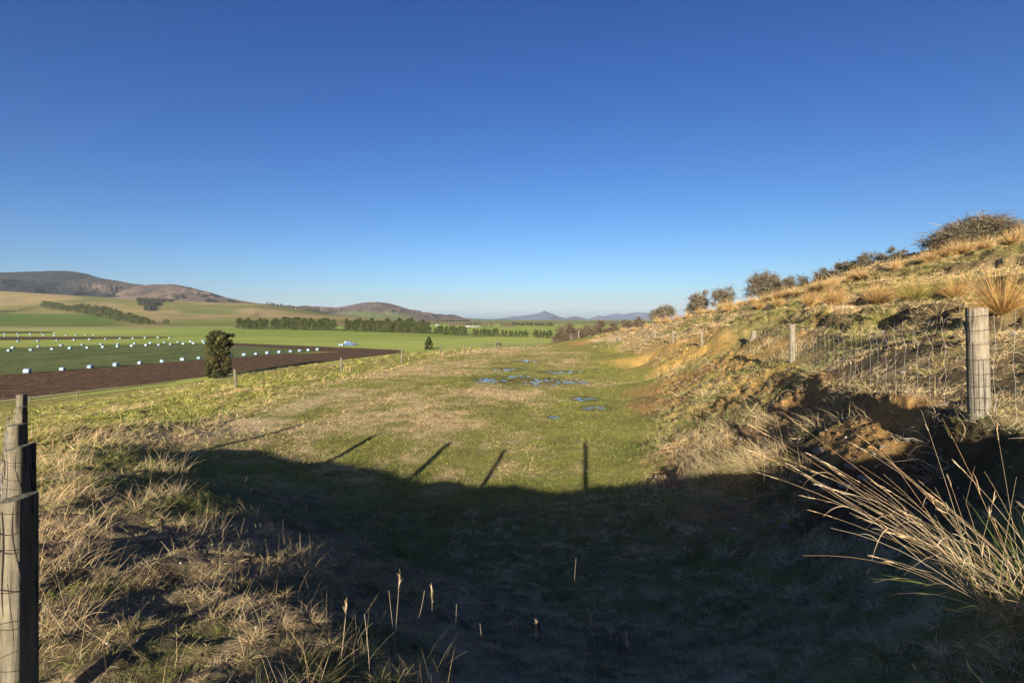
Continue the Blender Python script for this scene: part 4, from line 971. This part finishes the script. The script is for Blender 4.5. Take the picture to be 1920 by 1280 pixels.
ST = [(1588, 920, 15, 'pale flat stone, largest of the stones in the shaded cut'), (1549, 915, 10, 'rounded grey stone left of the pale flat stone'), (1535, 868, 7, 'small pale stone above the rounded grey stone'), (1536, 850, 11, 'tan stone lit at the edge of the orange clay'), (1597, 877, 13, 'grey stone in the shade above the pale flat stone'),
      (1620, 903, 9, 'grey stone right of the pale flat stone'), (1473, 996, 10, 'narrow pale stone lying alone on the shaded slope'), (1448, 979, 7, 'small white stone above the narrow pale stone'), (1503, 987, 6, 'small grey stone right of the narrow pale stone'), (1530, 945, 6, 'small stone below the rounded grey stone'),
      (826, 1043, 5, 'pale round stone in the middle of the shaded bank'), (834, 1028, 4, 'smaller round stone beside the pale round stone'), (1082, 947, 5, 'pale stone below the single upright shadow'), (1112, 930, 4, 'small stone near the edge of the shadow'), (712, 1155, 5, 'pale stone beside the dry stalks'), (1020, 1183, 7, 'grey stone low on the shaded bank'),
      (790, 1198, 6, 'grey stone in the gravel below the dry stalks'), (907, 1125, 5, 'dark stone in the middle of the shaded gravel'), (1692, 700, 5, 'pale stone on the slope behind the netting'), (1897, 629, 9, 'pale flat stone right of the thick post'), (1640, 855, 6, 'stone at the foot of the orange clay patch'), (1655, 840, 5, 'small stone at the right of the orange clay patch'),
      (1700, 832, 6, 'brown stone in the bare cut under the shelf'), (1560, 955, 5, 'small stone below the pale flat stone'), (1765, 800, 5, 'stone under the grassy lip near the thick post')]
for k, (px, py, hp, lab) in enumerate(ST):
    x, y, z = hit(px, py); s = hp / F * y
    o = obj('stone', ROCKS[k % 4], None, (x, y, z + s * .15)); o.scale = (s, s * .8, s * .8); o.rotation_euler = (rp.uniform(-.3, .3), rp.uniform(-.3, .3), rp.uniform(0, 6))
    tag(o, lab, 'stone', 'stones lying on the banks')
# gravel and clods: past counting
npb = 22000
a_ = RNG.uniform(-60, 60, npb * 3); r_ = np.exp(RNG.uniform(math.log(1.6), math.log(34), npb * 3))
x = np.sin(np.radians(a_)) * r_; y = np.cos(np.radians(a_)) * r_
_, _, _, bare, _, zz = cover(x, y)
k = RNG.random(npb * 3) < bare * (zz[3] * 1.0 + zz[2] * .08 + zz[0] * .05 + zz[4] * .25)
x, y = x[k][:npb], y[k][:npb]; z = H(x, y); n = len(x)
ico = np.array([(0, 0, 1), (.89, 0, .45), (.28, .85, .45), (-.72, .53, .45), (-.72, -.53, .45), (.28, -.85, .45), (.72, .53, -.45), (-.28, .85, -.45), (-.89, 0, -.45), (-.28, -.85, -.45), (.72, -.53, -.45), (0, 0, -1)])
tri = np.array([(0, 1, 2), (0, 2, 3), (0, 3, 4), (0, 4, 5), (0, 5, 1), (1, 6, 2), (2, 7, 3), (3, 8, 4), (4, 9, 5), (5, 10, 1), (6, 7, 2), (7, 8, 3), (8, 9, 4), (9, 10, 5), (10, 6, 1), (11, 7, 6), (11, 8, 7), (11, 9, 8), (11, 10, 9), (11, 6, 10)])
s = np.exp(RNG.normal(math.log(.008), .5, n)) * np.clip(np.hypot(x, y) / 6, .8, 3.2)
V = ico[None] * (1 + .25 * RNG.normal(size=(n, 12, 1))) * s[:, None, None] * np.stack([RNG.uniform(.8, 1.4, n), RNG.uniform(.8, 1.4, n), RNG.uniform(.5, .9, n)], -1)[:, None] + np.stack([x, y, z], -1)[:, None]
base_c = cover(x, y)[0]
pc = np.where(RNG.random((n, 1)) < .16, np.array([[.24, .225, .2]]) * RNG.uniform(.6, 1.3, (n, 1)), base_c * RNG.uniform(.5, 1.0, (n, 1)))
me = make_mesh('gravel', V.reshape(-1, 3), None, (tri[None] + (np.arange(n) * 12)[:, None, None]).reshape(-1, 3), M['pebble'], np.repeat(pc, 12, 0), True)
tag(obj('gravel', me), 'loose gravel and clay clods on the bare banks', 'gravel', kind='stuff')

# ------------------------------------------------------------------ grass
LONG = [(580, 712, .7, 1.0), (572, 706, .5, 1), (650, 697, .7, .9), (655, 690, .7, .8), (820, 664, 1.6, 1), (828, 662, 1.2, .9), (430, 728, .8, .8), (445, 735, .6, .7), (330, 735, 1.2, .9), (255, 765, .9, 1), (225, 770, .8, 1), (290, 880, .4, .7), (320, 890, .35, .8), (310, 930, .45, .35), (120, 930, .4, .6), (105, 880, .5, .8), (130, 1000, .35, .35), (255, 960, .3, .35), (760, 675, .8, .7), (540, 735, .6, .7), (180, 820, .8, .8), (90, 820, .9, .9), (110, 1060, .3, .35), (100, 1180, .22, .35), (370, 1000, .3, .35),
        (1300, 890, .5, .9), (1370, 880, .5, 1), (1420, 870, .5, .9), (1330, 840, .6, .8), (1480, 900, .35, .7), (1290, 830, .6, .8), (1000, 850, .3, .7), (990, 885, .3, .7), (1190, 640, 2, .8), (1130, 650, 2, .5), (1420, 660, 1.0, .8), (1460, 680, .8, .8), (1590, 720, .4, .3), (1870, 790, .3, .35), (1700, 740, .4, .3), (1540, 575, 1, .5), (1490, 660, .9, .7), (1640, 700, .5, .3), (1750, 740, .4, .3), (1430, 800, .5, .7), (1860, 760, .3, .35)]
LXY = [(*hit(px, py)[:2], rr, w) for px, py, rr, w in LONG]

def sward(name, label, n, r0, r1, zone, seed, amin=-61, amax=61, wk=.00066, stalk=False, cell=None):
    global RNG
    RNG = np.random.default_rng(seed)
    a = np.radians(RNG.uniform(amin, amax, n)); r = np.exp(RNG.uniform(math.log(r0), math.log(r1), n))
    x = np.sin(a) * r; y = np.cos(a) * r
    out = np.zeros((n, 2)); tv = np.ones(n); tg = np.zeros(n)
    if cell:                                   # blades gathered into tufts, leaning out of each tuft's heart
        cs = cell * 2 ** np.floor(np.log2(np.maximum(r, 2) / 2) * .8)
        ix = np.floor(x / cs); iy = np.floor(y / cs); sd_ = seed + np.log2(cs / cell).astype(int)
        tx = (ix + .15 + .7 * _hash(ix, iy, seed + 1)) * cs; ty = (iy + .15 + .7 * _hash(ix, iy, seed + 2)) * cs
        tv = .35 + 1.25 * _hash(ix, iy, seed + 3) ** 1.3; tg = _hash(ix, iy, seed + 4) - .5
        loose = RNG.random(n) < .18
        out = np.stack([x - tx, y - ty], -1) / cs[:, None]; out[loose] *= .2
        f = np.where(loose, 1.0, .42); x = tx + (x - tx) * f; y = ty + (y - ty) * f
        a = np.arctan2(x, y); r = np.hypot(x, y)
    base, g, yg, bare, length, zz = cover(x, y)
    g = np.clip(g + tg * .7 * (g > .04), 0, 1); length = length * tv
    wz = zone(x, y, zz) * (np.clip(.25 + tv, 0, 1) if cell else 1)
    lb = np.zeros(n)
    for X, Yq, rr, w in LXY: lb = np.maximum(lb, w * sm(1.1, .3, np.hypot(x - X, y - Yq) / rr))
    big = sm(.35, .7, vnoise(x * 1.9 + 4, y * 1.9, 12)) * sm(3, 9, r); tuft = vnoise(x * 5 + 3, y * 5, 7) * .6 + vnoise(x * 13, y * 13, 9) * .4
    if stalk: p = wz * np.clip(lb * 1.2 + .10 * sm(.5, .7, tuft), 0, 1)
    else: p = wz * (1 - .95 * bare * (1 - lb)) * (.3 + .7 * sm(.3, .55, tuft))
    k = RNG.random(n) < p
    length = length * (1 + (zz[3] * 1.3 + zz[4] * .9 + zz[1] * .3) * (big - .35))
    out, tv = out[k], tv[k]
    x, y, r, g, yg, length, lb, tuft = x[k], y[k], r[k], g[k], yg[k], length[k], lb[k], tuft[k]
    zz = [q[k] for q in zz]; n = len(x)
    z = H(x, y)
    vis = z > 2.0
    out, tv = out[vis], tv[vis]
    x, y, z, r, g, yg, length, lb, tuft = [q[vis] for q in (x, y, z, r, g, yg, length, lb, tuft)]; zz = [q[vis] for q in zz]; n = len(x)
    isg = RNG.random(n) < g; isy = isg & (RNG.random(n) < yg)
    cs = np.array([STRAW, STRAW2, STRAW * 1.15, MAUVE])[RNG.integers(0, 4, n)]
    mv = zz[2] * .6 + zz[3] * .8
    cs = cs * (1 - mv[:, None] * .5) + MAUVE * mv[:, None] * .5
    cg = np.where(RNG.random((n, 1)) < .5, GREEN, DGREEN * 1.5)
    c = np.where(isg[:, None], cg, cs); c = np.where(isy[:, None], YGREEN, c)
    c = c * (.55 + .8 * RNG.random((n, 1))) * (.75 + .3 * tv[:, None])
    pale = (RNG.random(n) < np.where(tv > 1.0, .75, .12)) & ((zz[5] + zz[3] * sm(8, 5, y)) > .3); c[pale] = np.array([.56, .49, .34]) * (.7 + .5 * RNG.random((int(pale.sum()), 1)))  # paler blades painted into the shadowed tufts to lift the shade
    if stalk:
        L = (.16 + .34 * RNG.random(n)) * (.5 + .8 * lb); c = np.array([STRAW, STRAW * 1.2, [.5, .4, .24], MAUVE * 1.2])[RNG.integers(0, 4, n)] * (.8 + .4 * RNG.random((n, 1)))
    else: L = length * (.5 + .9 * RNG.random(n)) * (.55 + .9 * tuft) * (1 + 1.2 * lb)
    L = np.minimum(L, .5)
    lean = np.array([.22, .10, 0])
    d = RNG.normal(size=(n, 3)) * (.42 if stalk else .68); d[:, 2] = np.abs(d[:, 2]) * .4 + (1.0 if stalk else .72); d[:, :2] *= (1 + .5 * zz[2] + .25 * zz[3])[:, None]
    sw = np.stack([fbm(x * .7, y * .7, 2, 81) - .5, fbm(x * .7 + 9, y * .7, 2, 83) - .5, np.zeros(n)], -1) * 2.0
    d = d + (sw + lean) * (1 - .65 * zz[2] * (1 - lb))[:, None]; d[:, :2] += out * 1.9
    w = np.clip(wk * r, .0014, .05) * (.6 + .8 * RNG.random(n)) * (.8 if stalk else 1)
    V, q, C = ribbons(np.stack([x, y, z - .01], -1), d, L, (.15 + .35 * RNG.random(n)) if stalk else (.25 + .6 * RNG.random(n)), w, 3 if stalk else 2, c * .92, c, .15)
    me = make_mesh(name, V, q, None, M['blade'], C)
    print(name, n)
    return tag(obj(name, me), label, 'grass', kind='stuff')
sward('bench_turf', 'short patchy straw and green turf on the levelled bench', 520000, 6, 75, lambda x, y, z: z[0], 901, -40, 32, .00062)
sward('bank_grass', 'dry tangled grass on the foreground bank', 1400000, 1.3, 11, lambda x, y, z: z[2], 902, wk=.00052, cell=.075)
sward('slope_grass', 'bright hummocky grass on the slope left of the bench', 330000, 4, 85, lambda x, y, z: z[1], 903, -61, 6, .0007, cell=.12)
sward('cut_bank_grass', 'dry grass clumps on the clay cut bank', 520000, 1.5, 50, lambda x, y, z: z[3], 904, 0, 61, .00068, cell=.17)
sward('clay_bank_tufts', 'small straw and olive tufts on the sunlit clay bank', 230000, 9, 58, lambda x, y, z: z[3], 914, 4, 40, .0006, cell=.09)
sward('hillside_grass', 'short mixed grass on the shelf and upper hillside', 680000, 3.5, 95, lambda x, y, z: z[4], 905, 8, 61, .0006, cell=.08)
sward('dry_grass_stems', 'pale dry seeding grass stems scattered over the slopes', 420000, 1.4, 70, lambda x, y, z: 1.0 - .65 * z[0], 906, -61, 61, .00050, True)

# tall lit stalks in the foreground
def stalk(px0, py0, px1, py1, label, head=True, curve=0.0):
    px0, py0 = px0 - (px1 - px0) * .5, py0 + 62
    x, y, z = hit(px0, py0); tx = (px1 - CX) / F * y; tz = CAMZ + (HY - py1) / F * y
    u = np.linspace(0, 1, 10); P = np.stack([x + (tx - x) * u + curve * np.sin(u * math.pi), np.full(10, y), z - .03 + (tz - z + .03) * u], -1)
    t = thing('grass_stalk', label, 'grass stalk', (0, 0, 0)); t.location = (x, y, z)
    mb = MB(); tube(mb, P - [x, y, z], np.linspace(.0014, .0008, 10), 5, (.45, .37, .24)); obj('stem', mb.mesh('stem', M['blade']), t)
    if head:
        n = 16; b = np.stack([np.interp(v, u, P[:, j]) for j in range(3) for v in [0]], 0) if False else None
        v = RNG.uniform(.78, 1, n); B = np.stack([np.interp(v, u, P[:, j]) for j in range(3)], -1) - [x, y, z]
        d = RNG.normal(size=(n, 3)) * .22 + [0, 0, 1]
        Vv, q, C = ribbons(B, d, np.full(n, .035), np.full(n, .3), np.full(n, .004), 2, np.tile([.45, .35, .2], (n, 1)), np.tile([.5, .4, .25], (n, 1)))
        mb = MB(); mb.add(Vv, q, None, C); obj('seed_head', mb.mesh('seed_head', M['blade']), t)
stalk(1072, 1185, 1080, 1046, 'tallest single dry stalk standing in the shaded bank', False, -.004)
stalk(1120, 1222, 1104, 1146, 'drooping seed headed stalk right of the tallest stalk')
stalk(742, 1160, 750, 1072, 'upright seed headed stalk in the left stalk group')
stalk(738, 1160, 729, 1106, 'short bare stalk at the left of the stalk group', False)
stalk(806, 1158, 809, 1102, 'curved topped stalk at the right of the stalk group', True, .01)
stalk(770, 1152, 796, 1106, 'arched stalk in the middle of the stalk group', False, .02)
stalk(962, 1214, 960, 1167, 'short knobbly stalk alone on the shaded bank')
stalk(1040, 1250, 1041, 1183, 'plain thin stalk left of the drooping seed head', False)
stalk(1100, 1240, 1090, 1172, 'thin bare stalk between the tallest and drooping stalks', False)
for a, b, c, d, lab in ((690, 1200, 683, 1150, 'faint bent weed stem left of the stalk group'), (850, 1196, 856, 1132, 'thin weed stem just right of the curved topped stalk'), (905, 1220, 900, 1168, 'low weed stem between the stalk group and the knobbly stalk'), (1000, 1226, 1006, 1170, 'thin weed stem right of the knobbly stalk'),
                        (1136, 1236, 1146, 1176, 'thin weed stem right of the drooping seed head'), (640, 1190, 650, 1128, 'pale weed stem where the lit bank meets the shadow'), (1180, 1250, 1174, 1190, 'rightmost weed stem of the shaded bank')): stalk(a, b, c, d, lab, (a % 4) == 0, .004)
stalk(1432, 905, 1436, 812, 'single upright stalk on the clay bank', False)

# big tussock in the right foreground
x, y, z = hit(1905, 1135); RNG = np.random.default_rng(77)
t = thing('foreground_tussock', 'large tussock with long pale arching stalks at the lower right', 'tussock', (x, y, z))
n = 66; ang_ = np.radians(np.where(np.arange(n) % 2, np.clip(RNG.normal(136, 8, n), 110, 148), RNG.uniform(82, 134, n))); dy = np.clip(RNG.normal(size=n) * .28 + .1, -.3, .7)
d = np.stack([np.cos(ang_), dy, np.sin(ang_)], -1)
B = np.stack([RNG.uniform(-.16, .22, n), RNG.uniform(-.12, .16, n), np.full(n, -.02)], -1)
L = RNG.uniform(.5, 1.0, n) * np.where(np.arange(n) % 2, 1.28, 1); c = np.array([[.46, .37, .22], [.5, .42, .27], [.38, .3, .17], [.44, .31, .16]])[RNG.integers(0, 4, n)]
mb = MB()
for k in range(n):
    u = np.linspace(0, 1, 9)[:, None]; dd = d[k] / np.linalg.norm(d[k])
    P = B[k] + dd * L[k] * u + np.array([dd[0] * .10, 0, -.10 - .12 * RNG.random()]) * L[k] * u ** 2.2
    if RNG.random() < .2:
        jb = int(RNG.integers(5, 8)); kd = dd + RNG.normal(size=3) * .3 + [-.1, 0, -.15]; P[jb:] = P[jb - 1] + (u[jb:] - u[jb - 1]) * L[k] * kd / np.linalg.norm(kd)
    tube(mb, P, np.linspace(.00105, .00045, 9), 5, c[k] * RNG.uniform(.8, 1.15))
    if RNG.random() < .55:      # narrow seed head
        m = 7; v = RNG.uniform(.84, 1, m); Bq = np.stack([np.interp(v, u[:, 0], P[:, j]) for j in range(3)], -1)
        Vv, q, C = ribbons(Bq, np.tile(P[-1] - P[-3], (m, 1)) * 20 + RNG.normal(size=(m, 3)) * .25, np.full(m, .035), np.full(m, .2), np.full(m, .0035), 2, np.tile(c[k], (m, 1)), np.tile(c[k] * 1.15, (m, 1)))
        mb.add(Vv, q, None, C)
    if RNG.random() < .45:      # dead leaf curling off the stalk
        j = int(RNG.integers(3, 7)); Vv, q, C = ribbons(P[j:j + 1], (dd + RNG.normal(size=3) * .5)[None], np.array([RNG.uniform(.08, .2)]), np.array([RNG.uniform(.6, 2.0)]), np.array([.0035]), 6, c[k:k + 1], c[k:k + 1] * 1.1)
        mb.add(Vv, q, None, C)
obj('stalks', mb.mesh('stalks', M['blade']), t)
n = 190; th = np.radians(RNG.uniform(60, 175, n)); d = np.stack([np.cos(th), RNG.normal(size=n) * .5, np.abs(np.sin(th)) * .9 + .1], -1)
B = np.stack([RNG.uniform(-.15, .22, n), RNG.uniform(-.14, .18, n), np.full(n, -.02)], -1)
isg = RNG.random((n, 1)) < .38; c = np.where(isg, np.array([.13, .17, .03]), STRAW * .9) * RNG.uniform(.7, 1.2, (n, 1))
Vv, q, C = ribbons(B, d, RNG.uniform(.15, .48, n), RNG.uniform(.1, .7, n), np.full(n, .0034), 5, c, c * 1.1)
mb = MB(); mb.add(Vv, q, None, C); obj('leaves', mb.mesh('leaves', M['blade']), t)

# ------------------------------------------------------------------ haze
def haze_box():
    x0, x1, y0, y1, z0, z1 = -12000, 12000, -600, 26000, -460, 640
    V = [(x, y, z) for x in (x0, x1) for y in (y0, y1) for z in (z0, z1)]
    me = make_mesh('haze', V, [(0, 1, 3, 2), (4, 6, 7, 5), (0, 4, 5, 1), (2, 3, 7, 6), (0, 2, 6, 4), (1, 5, 7, 3)])
    m, nt, out = nodes('haze_air')
    v = N(nt, 'ShaderNodeVolumePrincipled'); v.inputs['Color'].default_value = (.68, .86, 1.0, 1); v.inputs['Density'].default_value = HAZE; v.inputs['Anisotropy'].default_value = .0
    nt.links.new(v.outputs[0], out.inputs['Volume']); me.materials.append(m)
    tag(obj('haze', me), 'thin blue haze filling the air of the valley', 'haze', kind='stuff')
HAZE = 1.9e-5
if HAZE: haze_box()

# ------------------------------------------------------------------ light, sky, camera
SKYG = ((1.78, .285), (1.45, .435), (1.10, .89))
w = bpy.data.worlds.new('World'); scene.world = w; w.use_nodes = True
nt = w.node_tree; bg = nt.nodes['Background']
sky = nt.nodes.new('ShaderNodeTexSky'); sky.sky_type = 'NISHITA'; sky.sun_disc = False
sky.sun_elevation = SUN_EL; sky.sun_rotation = math.pi + SUN_AZ
sky.altitude = 300; sky.air_density = .85; sky.dust_density = 1.35; sky.ozone_density = 3.0
sep = nt.nodes.new('ShaderNodeSeparateColor'); comb = nt.nodes.new('ShaderNodeCombineColor'); nt.links.new(sky.outputs[0], sep.inputs[0])
for k, (gm, ml) in enumerate(SKYG):          # the photograph's contrast in each colour of the sky
    pw = nt.nodes.new('ShaderNodeMath'); pw.operation = 'POWER'; pw.inputs[1].default_value = gm; nt.links.new(sep.outputs[k], pw.inputs[0])
    mu = nt.nodes.new('ShaderNodeMath'); mu.operation = 'MULTIPLY'; mu.inputs[1].default_value = ml; nt.links.new(pw.outputs[0], mu.inputs[0]); nt.links.new(mu.outputs[0], comb.inputs[k])
nt.links.new(comb.outputs[0], bg.inputs['Color']); bg.inputs['Strength'].default_value = .05
sd = bpy.data.lights.new('sun', 'SUN'); sd.energy = 5.0; sd.angle = R(.5); sd.color = (1.0, .895, .755)
so = bpy.data.objects.new('sun', sd); COL.objects.link(so); so.location = (0, -20, 60)
so.rotation_euler = Vector((math.sin(SUN_AZ) * math.cos(SUN_EL), math.cos(SUN_AZ) * math.cos(SUN_EL), -math.sin(SUN_EL))).to_track_quat('-Z', 'Y').to_euler()
cd = bpy.data.cameras.new('camera'); cam = bpy.data.objects.new('camera', cd); COL.objects.link(cam); scene.camera = cam
cd.sensor_width = 36; cd.lens = F / 1920 * 36; cd.shift_y = -(640 - HY) / 1920; cd.clip_start = .05; cd.clip_end = 90000
cam.location = (0, 0, CAMZ); cam.rotation_euler = (math.pi / 2, 0, 0)
vs = scene.view_settings; vs.view_transform = 'Standard'; vs.look = 'None'; vs.gamma = 1; vs.exposure = 1.45; vs.use_curve_mapping = False
scene.render.engine = 'CYCLES'; DENOISE = True
cy = scene.cycles; cy.max_bounces = 5; cy.diffuse_bounces = 3; cy.glossy_bounces = 2; cy.transmission_bounces = 3; cy.volume_bounces = 1; cy.transparent_max_bounces = 8
cy.use_adaptive_sampling = False; cy.use_denoising = DENOISE
